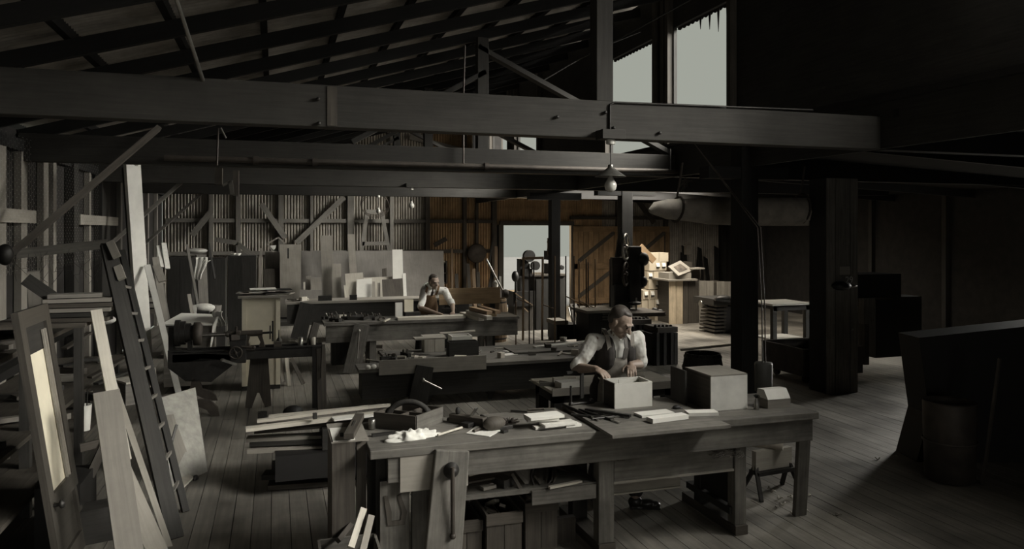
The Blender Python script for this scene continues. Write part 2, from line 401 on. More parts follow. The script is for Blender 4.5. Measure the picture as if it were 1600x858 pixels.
# sprinkler pole hanging from roof (upper left)
MB().tube([PD(272, -12, 4.6), PD(318, 128, 5.2)], .014, 8).build('conduit', 'steel', ce)
MB().tube([PY(341, 200, 9.0), PY(339, 258, 9.0)], .012, 6).build('conduit', 'drum', ce)
MB().tube([PY(345, 200, 9.0), PY(353, 216, 9.0)], .012, 6).build('conduit', 'stud', ce)
MB().tube([PD(900, 95, 8.8), PD(965, 62, 8.5), PD(1078, 0, 8.0)], .008, 6).build('tie_rod', 'iron', ce)
MB().tube([PY(850, 125, 9.4), PY(930, 78, 9.4), PY(1000, 50, 9.4)], .01, 6).build('tie_rod', 'iron', ce)
# clerestory wall
cw = struct('wall_clerestory')
zc0, zc1, zt = 3.42, 5.03, roofz(XC)+.12
wins = [(-6.2, -4.7), (-4.3, -2.8), (-2.4, -.9), (-.5, 1.0), (1.4, 2.9), (3.2, 4.05), (7.97, 9.36), (9.85, 11.45), (14.98, 16.43), (17.07, 18.55)]  # the opening closest to the near beam is added for its light
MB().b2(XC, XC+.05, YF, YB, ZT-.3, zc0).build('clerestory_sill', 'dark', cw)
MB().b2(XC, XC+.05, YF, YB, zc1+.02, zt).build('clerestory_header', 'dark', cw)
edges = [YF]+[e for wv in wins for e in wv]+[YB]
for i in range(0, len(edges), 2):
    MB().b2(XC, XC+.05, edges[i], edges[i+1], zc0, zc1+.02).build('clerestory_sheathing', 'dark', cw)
for y0_, y1_ in wins[6:]:
    mb = MB(); n = int((y1_-y0_)/.0095); P = []
    pts = [(XC+.06, y0_, zc1+.06)]
    for k in range(n+1):
        yy = y0_+(y1_-y0_)*k/n; pts.append((XC+.06, yy, zc1-.0-.022*abs(math.sin(PI*yy/.11))))
    pts.append((XC+.06, y1_, zc1+.06)); mb.prism(pts, (.01, 0, 0)); mb.build('corrugated_edge', 'tar', cw)
    mb = MB(); pts = [(XC+.06, y0_, zc0-.06)]
    for k in range(n+1):
        yy = y0_+(y1_-y0_)*k/n; pts.append((XC+.06, yy, zc0+.008+.014*abs(math.sin(PI*yy/.11))))
    pts.append((XC+.06, y1_, zc0-.06)); mb.prism(pts, (.01, 0, 0)); mb.build('corrugated_edge', 'tar', cw)
for y in (7.9, 9.42, 9.55, 9.8, 11.5, 14.9, 16.5, 17.0, 18.6):
    MB().b2(XC-.09, XC, y-.04, y+.04, zc0, zt-.1).build('window_post', 'mid', cw)
MB().b2(XC-.01, XC+.03, 17.76, 17.8, zc0, zc1).build('glazing_bar', 'mid', cw)
MB().b2(XC+.02, XC+.05, 14.98, 15.0, zc0, zc1).build('glazing_bar', 'mid', cw)
# hanging dark rags of tar paper over the near opening's top
for yy, ln in ((8.1, .42), (8.3, .3), (8.5, .22), (8.72, .16)):
    MB().prism([(XC+.03, yy-.03, zc1), (XC+.03, yy+.03, zc1), (XC+.03, yy+.004, zc1-ln), (XC+.03, yy-.004, zc1-ln)], (.004, 0, 0)).build('tar_paper_strip', 'tar', cw)
# posts along the clerestory line
for i, (y, ww) in enumerate(((14.1, .19), (7.7, .23))):
    MB().b2(XC-ww/2, XC+ww/2, y-ww/2, y+ww/2, 0, 3.2).build('post', 'postm', cw, bevel=.006)
    MB().box((XC, y, 2.88), (1.1, .2, .14), tx=1).build('bolster', 'postm', cw)
pp = PY(977, 400, 13.95); MB().b2(pp.x-.12, pp.x+.12, 13.85, 14.07, 0, 3.1).build('post', 'postm', cw, bevel=.006); MB().box((pp.x, 13.96, 2.98), (1.3, .2, .14)).build('bolster', 'postm', cw)
# ---- back wall
bw = struct('wall_back')
DX0, DX1, DZ = 6.15, 8.2, 2.36
sheetB = None
zcache = {}
def sheet_at(x, z0, z1, mat):
    key = (round(z1-z0, 1), mat)
    m4 = Matrix.Translation((x, YB, z0))
    if key not in zcache:
        mb = corr(z1-z0, .684); o = mb.build('corrugated_sheet', mat, bw, local=True); o.matrix_local = m4; zcache[key] = o
    else: share(zcache[key], 'corrugated_sheet', bw, m4)
x = XL-.02; 
while x < XR:
    top = roofz(min(x+.33, XC))+.15 if x+.33 < XC else 3.4
    mat = 'zinc' if x < 3.6 else 'rust'
    if x+.33 > 9.5: mat = 'darkzinc'
    if DX0-.3 < x+.33 < DX1+.2: sheet_at(x, DZ-.02, 3.42, 'rust')
    else: sheet_at(x, 0, round(top*2)/2, mat)
    x += .66
MB().b2(XL, DX0-.04, YB+.03, YB+.06, 0, 5.8).build('outer_boarding', 'tar', bw)
MB().b2(DX1+.04, XR, YB+.03, YB+.06, 0, 3.5).build('outer_boarding', 'tar', bw)
MB().b2(DX0-.04, DX1+.04, YB+.03, YB+.06, DZ, 3.5).build('outer_boarding', 'tar', bw)
for u, ww in ((330, .1), (372, .1), (439, .12), (487, .07), (548, .17), (612, .1), (668, .12), (726, .1), (745, .07), (772, .14), (965, .1), (1040, .12)):
    p = PY(u, 400, YB-.07)
    zt_ = min(roofz(p.x)-.05, 5.3) if p.x < XC else 3.2
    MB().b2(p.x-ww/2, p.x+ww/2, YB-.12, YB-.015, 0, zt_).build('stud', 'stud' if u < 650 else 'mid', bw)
studx = [XL]+[PY(u, 400, YB).x for u in (372, 439, 548, 612, 668, 726, 772)]
for z in (2.45, 1.62):
    for a, b_ in zip(studx[:-1], studx[1:]):
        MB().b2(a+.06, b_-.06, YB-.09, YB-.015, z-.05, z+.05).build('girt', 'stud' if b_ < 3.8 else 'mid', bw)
MB().b2(DX1, XR, YB-.09, YB-.015, 2.52, 2.62).build('girt', 'mid', bw)
MB().b2(DX0-.1, DX1+.1, YB-.12, YB-.02, DZ-.02, DZ+.1).build('lintel', 'mid', bw)
MB().b2(DX0-.14, DX0, YB-.12, YB+.02, 0, DZ).build('door_jamb', 'mid', bw)
MB().b2(DX1, DX1+.1, YB-.12, YB+.02, 0, DZ).build('door_jamb', 'mid', bw)
for a, b_ in (((408, 318), (446, 372)), ((538, 308), (463, 380)), ((330, 330), (300, 368)), ((990, 305), (1022, 348)), ((640, 214), (740, 240))):
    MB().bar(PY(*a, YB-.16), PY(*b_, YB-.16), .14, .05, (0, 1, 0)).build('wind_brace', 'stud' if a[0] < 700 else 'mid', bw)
# sliding doors
def slide(name, x0, x1):
    d = struct(name)
    n = 9; ww = (x1-x0)/n
    for k in range(n): MB().b2(x0+k*ww+.004, x0+(k+1)*ww-.004, YB-.10, YB-.07, .08, DZ-.05).build('door_board', 'doorw', d)
    for z in (.14, 1.15, DZ-.12): MB().b2(x0, x1, YB-.14, YB-.10, z-.08, z+.08).build('door_rail', 'doorw', d)
    for xx in (x0+.06, x1-.06): MB().b2(xx-.07, xx+.07, YB-.14, YB-.10, .2, DZ-.2).build('door_stile', 'doorw', d)
    MB().bar((x0+.1, YB-.125, 1.25), (x1-.15, YB-.125, DZ-.22), .03, .11, (0, 0, 1)).build('door_brace', 'mid', d)
    MB().bar((x0+.1, YB-.125, .22), (x1-.15, YB-.125, 1.05), .03, .11, (0, 0, 1)).build('door_brace', 'mid', d)
slide('door_1', DX1+.07, 9.72); slide('door_2', 9.98, 11.4)
# ---- left wall
lw = struct('wall_left')
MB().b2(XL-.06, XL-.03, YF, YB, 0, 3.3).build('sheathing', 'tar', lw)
for k, u in enumerate((4, 38, 72, 86, 114, 141, 190, 214, 232, 246, 262)):
    p = PX(u, 300, XL+.05); ww = (.3, .22, .22, .12, .2, .14, .2, .16, .16, .16, .16)[k]
    ww = {4: .22, 38: .20, 72: .2, 86: .14, 114: .2, 141: .12}.get(u, .16)
    MB().b2(XL-.02, XL+.05, p.y-ww/2, p.y+ww/2, 0, roofz(XL)-.05).build('stud', 'tan' if u < 160 else 'stud', lw)
MB().b2(XL-.02, XL+.09, 13.0, 13.6, 0, 3.1).build('post', 'dark', lw)
MB().b2(XL-.02, XL+.09, 11.3, 11.55, 0, 3.1).build('post', 'dark', lw)
p0 = PX(35, 340, XL+.1); p1 = PX(182, 340, XL+.1)
for a, b_ in ((7.0, 9.6), (11.6, 14.2)): MB().b2(XL+.05, XL+.1, a, b_, 2.28, 2.42).build('girt', 'tan', lw)
MB().b2(XL-.02, XL+.06, YF, YB, 3.05, 3.18).build('wall_plate', 'rafter', lw)
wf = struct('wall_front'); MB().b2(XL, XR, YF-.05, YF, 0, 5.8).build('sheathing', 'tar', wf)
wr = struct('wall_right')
MB().b2(XR, XR+.05, YF, 9.1, 0, 3.2).build('sheathing', 'tar', wr); MB().b2(XR, XR+.05, 10.2, YB, 0, 3.2).build('sheathing', 'tar', wr)  # gap left open for the added side light
MB().b2(XR, XR+.05, 9.1, 10.2, 2.5, 3.2).build('sheathing', 'tar', wr)
for i in range(7):
    MB().b2(XR-.1, XR, 8+i*2-.05, 8+i*2+.05, 0, 2.95).build('stud', 'dark', wr)
gd = struct('ground_outside'); MB().b2(-20, 40, YB+.1, 60, -.14, -.06).build('yard', 'ground', gd)
MB().b2(XR+.06, 40, -15, YB+.1, -.14, -.06).build('yard', 'ground', gd)
# chicken wire on the left wall
mb = MB(); cell = .075; ya, yb, za, zb = 8.2, 12.6, 1.75, 3.15
r_ = cell/math.sqrt(3)
i = 0; yy = ya
while yy < yb:
    j = 0; zz = za
    while zz < zb:
        cy = yy; cz = zz+(cell/2 if i % 2 else 0)
        P = [V((XL+.125, cy+r_*math.cos(R(60*k)), cz+r_*math.sin(R(60*k)))) for k in range(4)]
        for k in range(3):
            a, b_ = P[k], P[k+1]; d = (b_-a).normalized(); s_ = d.cross(V((1, 0, 0)))*.0016
            mb.add([a-s_, a+s_, b_+s_, b_-s_], [(0, 1, 2, 3)])
        zz += cell; j += 1
    yy += r_*1.5; i += 1
tag(mb.build('chicken_wire', 'steel', lw), kind='stuff')
# ================================================================ PEOPLE
def remesh(o, vox, it=3, fac=.5):
    r = o.modifiers.new('remesh', 'REMESH'); r.mode = 'VOXEL'; r.voxel_size = vox; r.use_smooth_shade = True
    s = o.modifiers.new('smooth', 'SMOOTH'); s.factor = fac; s.iterations = it
def hand(mb, wrist, direc, palmn, side, curl=.9, k=1.0):
    """wrist point, direction of the knuckles, palm normal, side vector towards the thumb"""
    d = V(direc).normalized(); n = V(palmn); n = (n-d*n.dot(d)).normalized(); s = d.cross(n)
    if s.dot(V(side)) < 0: s = -s
    w_ = V(wrist)
    rot = Matrix((s, d, n)).transposed()
    mb.ell(w_+d*.05*k, (.041*k, .055*k, .016*k), rot); mb.cap(w_-d*.01, w_+d*.03, .024*k, .026*k)
    lens = [(.042, .026, .02), (.047, .03, .021), (.043, .028, .02), (.033, .021, .018)]
    for i, L3 in enumerate(lens):
        off = (.030-.0205*i)*k; p = w_+d*(.088-.004*abs(i-1))*k+s*off; a = curl*.45
        rr = (.0088-.0006*(i == 3))*k
        for j, l in enumerate(L3):
            dd = d*math.cos(a)+n*math.sin(a)+s*(.02*(1.5-i)); q = p+dd*l*k
            mb.cap(p, q, rr*(1-.08*j), rr*(1-.08*(j+1)), 8); p = q; a += curl*.62
    p = w_+d*.02*k+s*.032*k+n*.006; q = p+(d*.6+s*.75+n*.35).normalized()*.04*k; mb.cap(p, q, .014*k, .011*k, 8)
    t = q+(d*.95+s*.15+n*.4).normalized()*.033*k; mb.cap(q, t, .0105*k, .0085*k, 8)
def person(label, org, J, vox, clothing, cat='person', yaw=0.5, pitch=0.55, roll=0, hk=1.0):
    t = thing('person', label, cat, org); O = V(org)
    g = lambda k: V(J[k])
    b = MB()
    pel, che, nek, hd = g('pelvis'), g('chest'), g('neck'), g('head')
    RS, LS, RE, LE, RW, LW = g('rs'), g('ls'), g('re'), g('le'), g('rw'), g('lw')
    across = (LS-RS).normalized()
    # torso core
    b.ell(pel, (.14, .10, .12)); b.ell((pel+che)/2, (.135, .095, .18)); b.ell(che, (.155, .105, .17))
    for a_ in (RS, LS): b.cap(che+(a_-che)*.35+V((0, 0, .02)), a_, .07, .056)
    b.cap(che+V((0, 0, .1)), nek, .07, .056); b.cap(nek, hd-(hd-nek)*.25, .056, .052)
    for s_, e_, w_ in ((RS, RE, RW), (LS, LE, LW)):
        b.cap(s_, e_, .052, .041); m_ = e_+(w_-e_)*.3; b.cap(e_, m_, .041, .041); b.cap(m_, w_, .041, .026)
    for h_, k_, a_ in (('rh', 'rk', 'ra'), ('lh', 'lk', 'la')):
        b.cap(g(h_), g(k_), .082, .055); b.cap(g(k_), g(a_), .055, .036)
    # head frame: face looks along f, u is up
    q = Matrix.Rotation(yaw, 3, 'Z') @ Matrix.Rotation(roll, 3, 'Y') @ Matrix.Rotation(pitch, 3, 'X')
    hx, fy, uz = q.col[0], -q.col[1], q.col[2]
    H = lambda x, y, z: hd+hx*x*hk+fy*y*hk+uz*z*hk
    rot = Matrix((hx, fy, uz)).transposed()
    E = lambda x, y, z, rx, ry, rz: b.ell(H(x, y, z), (rx*hk, ry*hk, rz*hk), rot, 16, 12)
    E(0, -.012, .035, .076, .094, .085); E(0, .02, .0, .066, .078, .095); E(0, .04, -.062, .05, .05, .042)
    E(0, .066, -.088, .024, .022, .02)                       # chin
    E(-.046, .045, -.03, .026, .032, .03); E(.046, .045, -.03, .026, .032, .03)   # cheeks
    E(0, .079, .036, .056, .018, .013)                       # brow
    b.cap(H(0, .088, .024), H(0, .114, -.018), .009*hk, .014*hk, 8); E(-.012, .1, -.022, .009, .011, .008); E(.012, .1, -.022, .009, .011, .008)
    E(0, .09, -.050, .026, .012, .0065); E(0, .088, -.063, .022, .012, .007)      # lips
    for sx in (-1, 1): E(sx*.079, -.006, -.005, .011, .021, .034)
    b.cap(H(0, -.02, -.04), nek, .058*hk, .058)
    for key, w_ in (('r', RW), ('l', LW)):
        d_, n_, s_ = J[key+'hand']; hand(b, w_, d_, n_, s_, J.get('curl', .9))
    o = b.build('body', 'skin', t); remesh(o, vox, 2, .5)
    for sx in (-1, 1):
        MB().ell(H(sx*.031, .0875, .012), (.013*hk, .007*hk, .0055*hk), rot, 10, 6).build('eye', 'eye', t)
        MB().ell(H(sx*.032, .094, .034), (.021*hk, .006*hk, .0045*hk), rot, 10, 6).build('eyebrow', 'hair', t)
    h = MB(); h.ell(H(0, -.034, .056), (.080*hk, .084*hk, .077*hk), rot, 18, 12); h.ell(H(0, -.055, .01), (.072*hk, .06*hk, .07*hk), rot, 16, 10)
    h.ell(H(0, .0, .1), (.052*hk, .056*hk, .026*hk), rot, 14, 8)
    o = h.build('hair', 'hair', t); remesh(o, .008, 2)
    # shirt
    s = MB(); s.ell(che, (.158, .116, .18)); s.ell((pel+che)/2, (.15, .11, .19)); s.cap(che+V((0, 0, .09)), nek-(nek-che)*.12, .075, .062)
    for a_, e_ in ((RS, RE), (LS, LE)):
        s.cap(che+(a_-che)*.35+V((0, 0, .02)), a_, .074, .060); m_ = (a_+e_)/2+V((0, -.005, -.015)); s.cap(a_, m_, .060, .062); s.cap(m_, e_+(a_-e_)*.16, .062, .054)
        e2 = e_+(a_-e_)*.1; s.cap(e2, e_+(a_-e_)*.22, .06, .061)
    o = s.build('shirt', 'shirt', t); remesh(o, vox*1.3, 2, .5)
    tx = bpy.data.textures.get('folds') or bpy.data.textures.new('folds', 'CLOUDS'); tx.noise_scale = .07
    dm = o.modifiers.new('folds', 'DISPLACE'); dm.texture = tx; dm.strength = .022; dm.mid_level = .5
    c = MB()
    fr = (nek-che).normalized(); ncen = nek-(nek-che)*.1
    fwd = V((fy.x, fy.y, 0)).normalized(); fwd = V((0, -1, 0))*.7+fwd*.3; fwd.normalize(); sd = fwd.cross(V((0, 0, 1)))
    ring = [ncen+sd*.062*math.cos(a)+fwd*.060*math.sin(a)+V((0, 0, .012-.035*max(0, math.sin(a)))) for a in [2*PI*k/16 for k in range(16)]]
    c.tube(ring, .012, 6, closed=True)
    for sg in (-1, 1):
        a0 = ncen+fwd*.062+sd*sg*.012+V((0, 0, -.02)); c.prism([a0, a0+sd*sg*.045+V((0, 0, .02)), a0+sd*sg*.035+fwd*.012+V((0, 0, -.05))], fwd*.008)
    c.build('collar', 'shirt', t)
    k = MB(); k.ell(ncen+fwd*.072+V((0, 0, -.035)), (.014, .012, .016)); a0 = ncen+fwd*.075+V((0, 0, -.045)); a1 = che+fwd*.135+V((0, 0, -.04))
    k.bar(a0, (a0+a1)/2+fwd*.02, .03, .01, fwd); k.bar((a0+a1)/2+fwd*.02, a1, .042, .01, fwd)
    k.build('necktie', clothing['tie'], t)
    if clothing.get('vest'):
        v_ = MB(); v_.ell((pel+che)/2, (.158, .118, .16))
        for sg in (-1, 1): v_.ell(che+V((sg*.088, .0, -.01)), (.082, .138, .165))
        o = v_.build('waistcoat', 'vest', t); remesh(o, vox*1.5, 2)
    # bib overall: trousers, bib, straps
    ov = clothing['overall']
    b = MB(); b.ell(pel, (.165, .125, .15)); b.cap(pel, pel+(che-pel)*.35, .125, .12)
    for h_, k_, a_ in (('rh', 'rk', 'ra'), ('lh', 'lk', 'la')):
        a1 = g(a_)+(g(k_)-g(a_))*.12; b.cap(g(h_), g(k_), .1, .082); b.cap(g(k_), a1, .08, .072)
    o = b.build('trousers', 'vest', t); remesh(o, vox*1.7, 2)
    b = MB(); nb = 9; mb_ = 8; P = []; fs = []
    top = che+V((0, 0, -.035)); bot = pel+V((0, 0, -.12))
    for i in range(mb_+1):
        f_ = i/mb_; cen = top+(bot-top)*f_; wd = .105+.06*min(1, f_*1.6)
        for j in range(nb+1):
            a = (j/nb-.5)*2; xx = a*wd; yy = -math.sqrt(max(0, 1-(a*.82)**2))*(.132+.012*f_)-.006*math.sin(a*9+f_*3)*f_
            P.append(cen+V((xx, yy, 0)))
    for i in range(mb_):
        for j in range(nb): fs.append((i*(nb+1)+j, (i+1)*(nb+1)+j, (i+1)*(nb+1)+j+1, i*(nb+1)+j+1))
    b.add(P, fs, smooth=True); o = b.build('bib_apron', ov, t); so = o.modifiers.new('cloth', 'SOLIDIFY'); so.thickness = .008
    for sg, S_ in ((-1, RS), (1, LS)):
        p0 = top+V((sg*.095, -.10, .0)); p1 = che+(S_-che)*.55+V((0, -.085, .09)); p2 = che+(S_-che)*.5+V((0, 0, .135)); p3 = che+V((sg*.06, .12, .0))
        mbs = MB(); pr = [p0, (p0+p1)/2+V((0, -.022, 0)), p1, p2, p3]
        for a, b_ in zip(pr[:-1], pr[1:]): mbs.bar(a, b_+(b_-a)*.08, .036, .007, V((0, -1, .3)) if a is not p2 else V((0, .3, 1)))
        mbs.build('strap', ov, t)
    for a_, dr in (('ra', J['rtoe']), ('la', J['ltoe'])):
        a0 = g(a_); d_ = V(dr).normalized(); rr = Matrix((V((-d_.y, d_.x, 0)), d_, V((0, 0, 1)))).transposed()
        m_ = MB(); m_.ell(V((a0.x, a0.y, .05)), (.042, .06, .05), rr); m_.ell(V((a0.x, a0.y, .038))+d_*.09, (.044, .075, .038), rr); m_.ell(V((a0.x, a0.y, .03))+d_*.15, (.04, .05, .03), rr)
        m_.obox(V((a0.x, a0.y, .007))+d_*.075, rr.col[0], rr.col[1], rr.col[2], .07, .24, .014)
        o = m_.build('shoe', 'shoe', t); remesh(o, .007, 2)
    return t
# ================================================================ FRONT WORKBENCH
BT = .857
t = thing('workbench', 'long heavy front workbench with thick worn apron and leaning vise jaw', 'workbench', (2.2, 4.9, 0))
for k in range(3):
    MB().b2(.55, 3.84, 4.6+k*.235, 4.6+(k+1)*.235-.004, BT-.055, BT-.002*k).build('top_plank', 'bench', t, bevel=.006)
MB().b2(.66, 3.80, 4.62, 4.665, BT-.215, BT-.055).build('apron', 'bench', t, bevel=.004)
MB().b2(.66, 3.80, 5.22, 5.26, BT-.2, BT-.055).build('back_apron', 'bench', t)
for x_, w_ in ((2.15, .115), (3.21, .095)):
    MB().b2(x_-w_/2, x_+w_/2, 4.665, 4.76, .07, BT-.05).build('leg', 'bench', t, bevel=.005)
    MB().b2(x_-w_/2, x_+w_/2, 5.13, 5.22, .07, BT-.05).build('leg', 'dark', t)
    tag(MB().b2(x_-w_/2-.005, x_+w_/2+.005, 4.65, 5.4, 0, .07).build('foot_rail', 'mid', t, bevel=.004), 'long floor skid under a leg pair')
MB().b2(3.17, 3.2, 4.7, 5.2, .2, .62).build('end_panel', 'black', t); MB().b2(3.14, 3.24, 4.7, 5.3, .14, .19).build('stretcher', 'dark', t)
for a, b_ in ((.62, .80), (.82, .97)): MB().b2(a, b_, 4.67, 4.71, .05, BT-.215).build('leg', 'bench', t)
MB().b2(.6, .68, 4.72, 5.2, .05, BT-.06).build('end_panel', 'dark', t)
MB().bar(PZ(1249, 805, 0), (3.79, 4.70, BT-.06), .105, .04, (0, -1, 0)).build('leg', 'bench', t, bevel=.004)
MB().b2(.95, 2.1, 4.70, 5.2, .455, .485).build('shelf', 'bench', t); MB().b2(1.62, 2.08, 4.68, 4.70, .38, .475).build('shelf_rail', 'bench', t)
# vise jaw
pb, pt = PY(687, 872, 4.50), PY(706, 703, 4.585)
MB().bar((pb.x, pb.y, .0), pt, .235, .06, (0, -1, 0), taper=.92).build('vise_jaw', 'bench', t, bevel=.008)
c_ = PY(705, 735, 4.53)
v_ = MB().lathe([(.05, 0), (.05, .01), (.028, .02), (.028, .05), (.0, .055)], c_+V((0, .005, 0)), 16, (0, -1, 0)).build('vise_screw', 'iron', t)
MB().tube([c_+V((0, -.04, .03)), c_+V((.0, -.045, -.38))], .014, 8).ell(c_+V((0, -.045, -.39)), (.02, .02, .02)).build('vise_handle', 'drum', v_)
one(MB().box((.95, 4.612, .70), (.43, .008, .235)), 'metal_sheet', 'tan', 'pale square plate fixed on the front apron behind the leaning jaw', 'plate')
# drawer trays under the right half
t = thing('drawer', 'long grey wooden tray slung under right half of front workbench', 'drawer', (2.7, 4.8, .46))
MB().b2(2.215, 3.155, 4.68, 4.705, .468, .65).build('drawer_front', 'bench', t, bevel=.003); MB().b2(2.22, 3.15, 4.705, 5.2, .468, .485).build('drawer_bottom', 'mid', t)
MB().b2(2.215, 2.235, 4.705, 5.2, .485, .6).build('side_panel', 'mid', t); MB().b2(3.135, 3.155, 4.705, 5.2, .485, .6).build('side_panel', 'mid', t); MB().b2(2.21, 3.16, 4.672, 4.684, .462, .478).build('molding', 'tan', t)
t = thing('wooden_tray', 'shorter lower tray hanging below the long tray under front workbench', 'tray', (2.5, 4.95, .33))
MB().b2(2.24, 2.83, 4.86, 4.88, .325, .455).build('tray_front', 'tan', t); MB().b2(2.23, 2.84, 4.85, 4.885, .318, .328).build('molding', 'pale', t)
MB().b2(2.24, 2.83, 4.88, 5.15, .325, .34).build('tray_bottom', 'mid', t); MB().b2(2.815, 2.83, 4.88, 5.15, .34, .455).build('side_panel', 'mid', t); MB().b2(2.24, 2.255, 4.88, 5.15, .34, .468).build('side_panel', 'mid', t)
def scrap(name, u, v, zz, L_, w_, h_, rz, mat, label, cat, D=None, rx=0, ry=0, group=None):
    p = PZ(u, v, zz); return one(MB().box((p.x, p.y, zz+h_/2+abs(math.sin(ry))*L_/2+abs(math.sin(rx))*w_/2), (L_, w_, h_), rz, rx, ry), name, mat, label, cat, group)
scrap('board_offcut', 1100, 706, .60, .17, .06, .06, .1, 'pale', 'pale block of wood poking above the long tray under bench', 'offcut')
scrap('board_offcut', 1015, 716, .60, .09, .03, .06, -.5, 'pale', 'tiny pale stick tilted out of the long under bench tray', 'offcut', ry=.3)
scrap('board_offcut', 972, 722, .60, .14, .05, .06, .5, 'mid', 'brown scrap at left end of the long tray under bench', 'offcut', ry=.2)
p = PZ(1135, 712, .6)
mb = MB()
for i in range(60):
    a = random.random()*2*PI; c0 = p+V((random.uniform(-.1, .1), random.uniform(-.05, .05), .0)); r_ = random.uniform(.02, .04)
    mb.tube([c0+V((r_*math.cos(a+q), r_*math.sin(a+q)*.6, .012*q)) for q in (0, .8, 1.6, 2.4)], .0018, 3)
one(mb, 'wood_shavings', 'mid', 'tangle of dark shavings at the right end of the under bench tray', 'shavings', kind='stuff')
# crates under bench
def crate(name, x0, x1, y0, y1, z0, h, label, mat='mid', slots=2, group=None, div=True):
    t = thing(name, label, 'crate', ((x0+x1)/2, (y0+y1)/2, z0), group=group)
    th = .016
    MB().b2(x0, x1, y0, y1, z0, z0+th).build('bottom', mat, t)
    n = slots; ww = (x1-x0)/n
    for k in range(n):
        MB().b2(x0+k*ww+.002, x0+(k+1)*ww-.002, y0, y0+th, z0+th, z0+h-.07).build('slat', mat, t)
    MB().b2(x0-.004, x1+.004, y0-.012, y0+th, z0+h-.07, z0+h).build('top_rail', mat, t)
    MB().b2(x0, x1, y1-th, y1, z0+th, z0+h).build('back_board', mat, t)
    for xx in (x0, x1-th): MB().b2(xx, xx+th, y0+th, y1-th, z0+th, z0+h).build('side_board', mat, t)
    if div: MB().b2((x0+x1)/2-.006, (x0+x1)/2+.006, y0+th, y1-th, z0+th, z0+h-.04).build('divider', mat, t)
    return t
crate('wooden_crate', 1.10, 1.31, 4.80, 5.2, 0, .28, 'low crate beside the vise jaw under the front bench', div=False)
crate('wooden_crate', 1.33, 1.575, 4.76, 5.2, 0, .32, 'open crate of scraps in the middle below the bench shelf')
crate('wooden_crate', 1.625, 1.86, 4.84, 5.26, 0, .34, 'open divided crate nearest the middle leg under the bench')
for i, (x_, y_, r_, m_) in enumerate(((1.40, 4.9, .4, 'mid'), (1.50, 4.95, 1.2, 'tan'), (1.45, 5.05, 2.0, 'pale'))):
    one(MB().box((x_, y_, .29), (.12, .04, .02), r_, .3, .5), 'wood_scrap', m_, ('brown scrap lying in the open crate below the shelf', 'tan scrap standing in the open crate below the shelf', 'pale scrap at the back of the open crate below the shelf')[i], 'scrap')
one(MB().box((1.71, 4.98, .31), (.2, .07, .02), 1.3, .4, .2), 'wood_scrap', 'mid', 'wedge of wood in the divided crate by the middle leg', 'scrap')
one(MB().box((1.80, 5.06, .30), (.3, .03, .05), 1.5, 0, .1), 'wood_scrap', 'bench', 'long slat across the divided crate by the middle leg', 'scrap')
one(MB().b2(1.88, 2.02, 4.9, 4.95, 0, .18), 'wood_block', 'mid', 'block on the floor between divided crate and bench leg', 'block')
# shelf contents
def onshelf(u, v, z): return PZ(u, v, z)
pts = [PZ(722, 756, .53), PZ(790, 733, .55), PZ(772, 752, .53), PZ(735, 762, .53)]
one(MB().box((1.22, 4.86, .54), (.34, .16, .012), .2, .0, .0), 'curved_board', 'mid', 'thin dark board lying left on the shelf below the front bench', 'board')
one(MB().box((1.15, 4.8, .505), (.1, .06, .03), .1), 'wood_block', 'mid', 'small block under the dark board at left on bench shelf', 'block')
one(MB().box((1.345, 4.78, .50), (.1, .05, .02), .3), 'wood_block', 'tan', 'two tone short slat in front of the dark board on bench shelf', 'block')
one(MB().box((1.46, 4.82, .515), (.1, .12, .05), .5), 'wood_block', 'dark', 'dark lump beside the triangular board on bench shelf', 'block')
one(MB().prism([PY(798, 728, 4.9), PY(832, 722, 4.9), PY(832, 738, 4.82), PY(825, 762, 4.78)], (0, .012, .0)), 'triangular_board', 'tan', 'brown triangular board hanging point down on the bench shelf', 'board')
one(MB().bar(PY(800, 740, 4.75), PY(815, 766, 4.73), .02, .012, (0, -1, 0)), 'stick', 'mid', 'short slanted stick before the triangular board on bench shelf', 'stick')
mb = MB(); P = []; 
fs = []
for i in range(9):
    for j in range(13):
        f_ = j/12; u = 836+34*f_; v = 722+22*(i/8)+18*math.sin(PI*f_)*(i/8); P.append(PY(u, v, 4.95-.18*(i/8)+.02*math.sin(j*1.7)))
for i in range(8):
    for j in range(12): fs.append((i*13+j, (i+1)*13+j, (i+1)*13+j+1, i*13+j+1))
mb.add(P, fs, smooth=True); o = one(mb, 'leather_apron', 'mid', 'limp folded leather sheet hanging on the shelf under the bench', 'sheet'); o.modifiers.new('t', 'SOLIDIFY').thickness = .01
one(MB().tube([PY(835, 722, 4.84), PY(830, 745, 4.8), PY(835, 762, 4.76), PY(850, 764, 4.75), PY(862, 750, 4.78), PY(864, 735, 4.84)], .009, 6), 'leather_belt', 'leather', 'dark strap looped around the hanging leather on the bench shelf', 'strap')
one(MB().bar(PY(872, 728, 5.05), PY(925, 752, 4.80), .06, .02, (0, 0, 1)), 'board_offcut', 'mid', 'wide brown board slanting across the right end of bench shelf', 'board')
one(MB().bar(PZ(858, 762, .49), PZ(908, 752, .49), .03, .014), 'board_offcut', 'pale', 'thin pale slat at the front edge of the bench shelf', 'slat')
one(MB().bar(PY(730, 742, 4.8), PY(795, 727, 4.9), .05, .01, (0, 0, 1)), 'board_offcut', 'pale', 'pale strip tucked right under the bench apron beside the vise', 'slat')
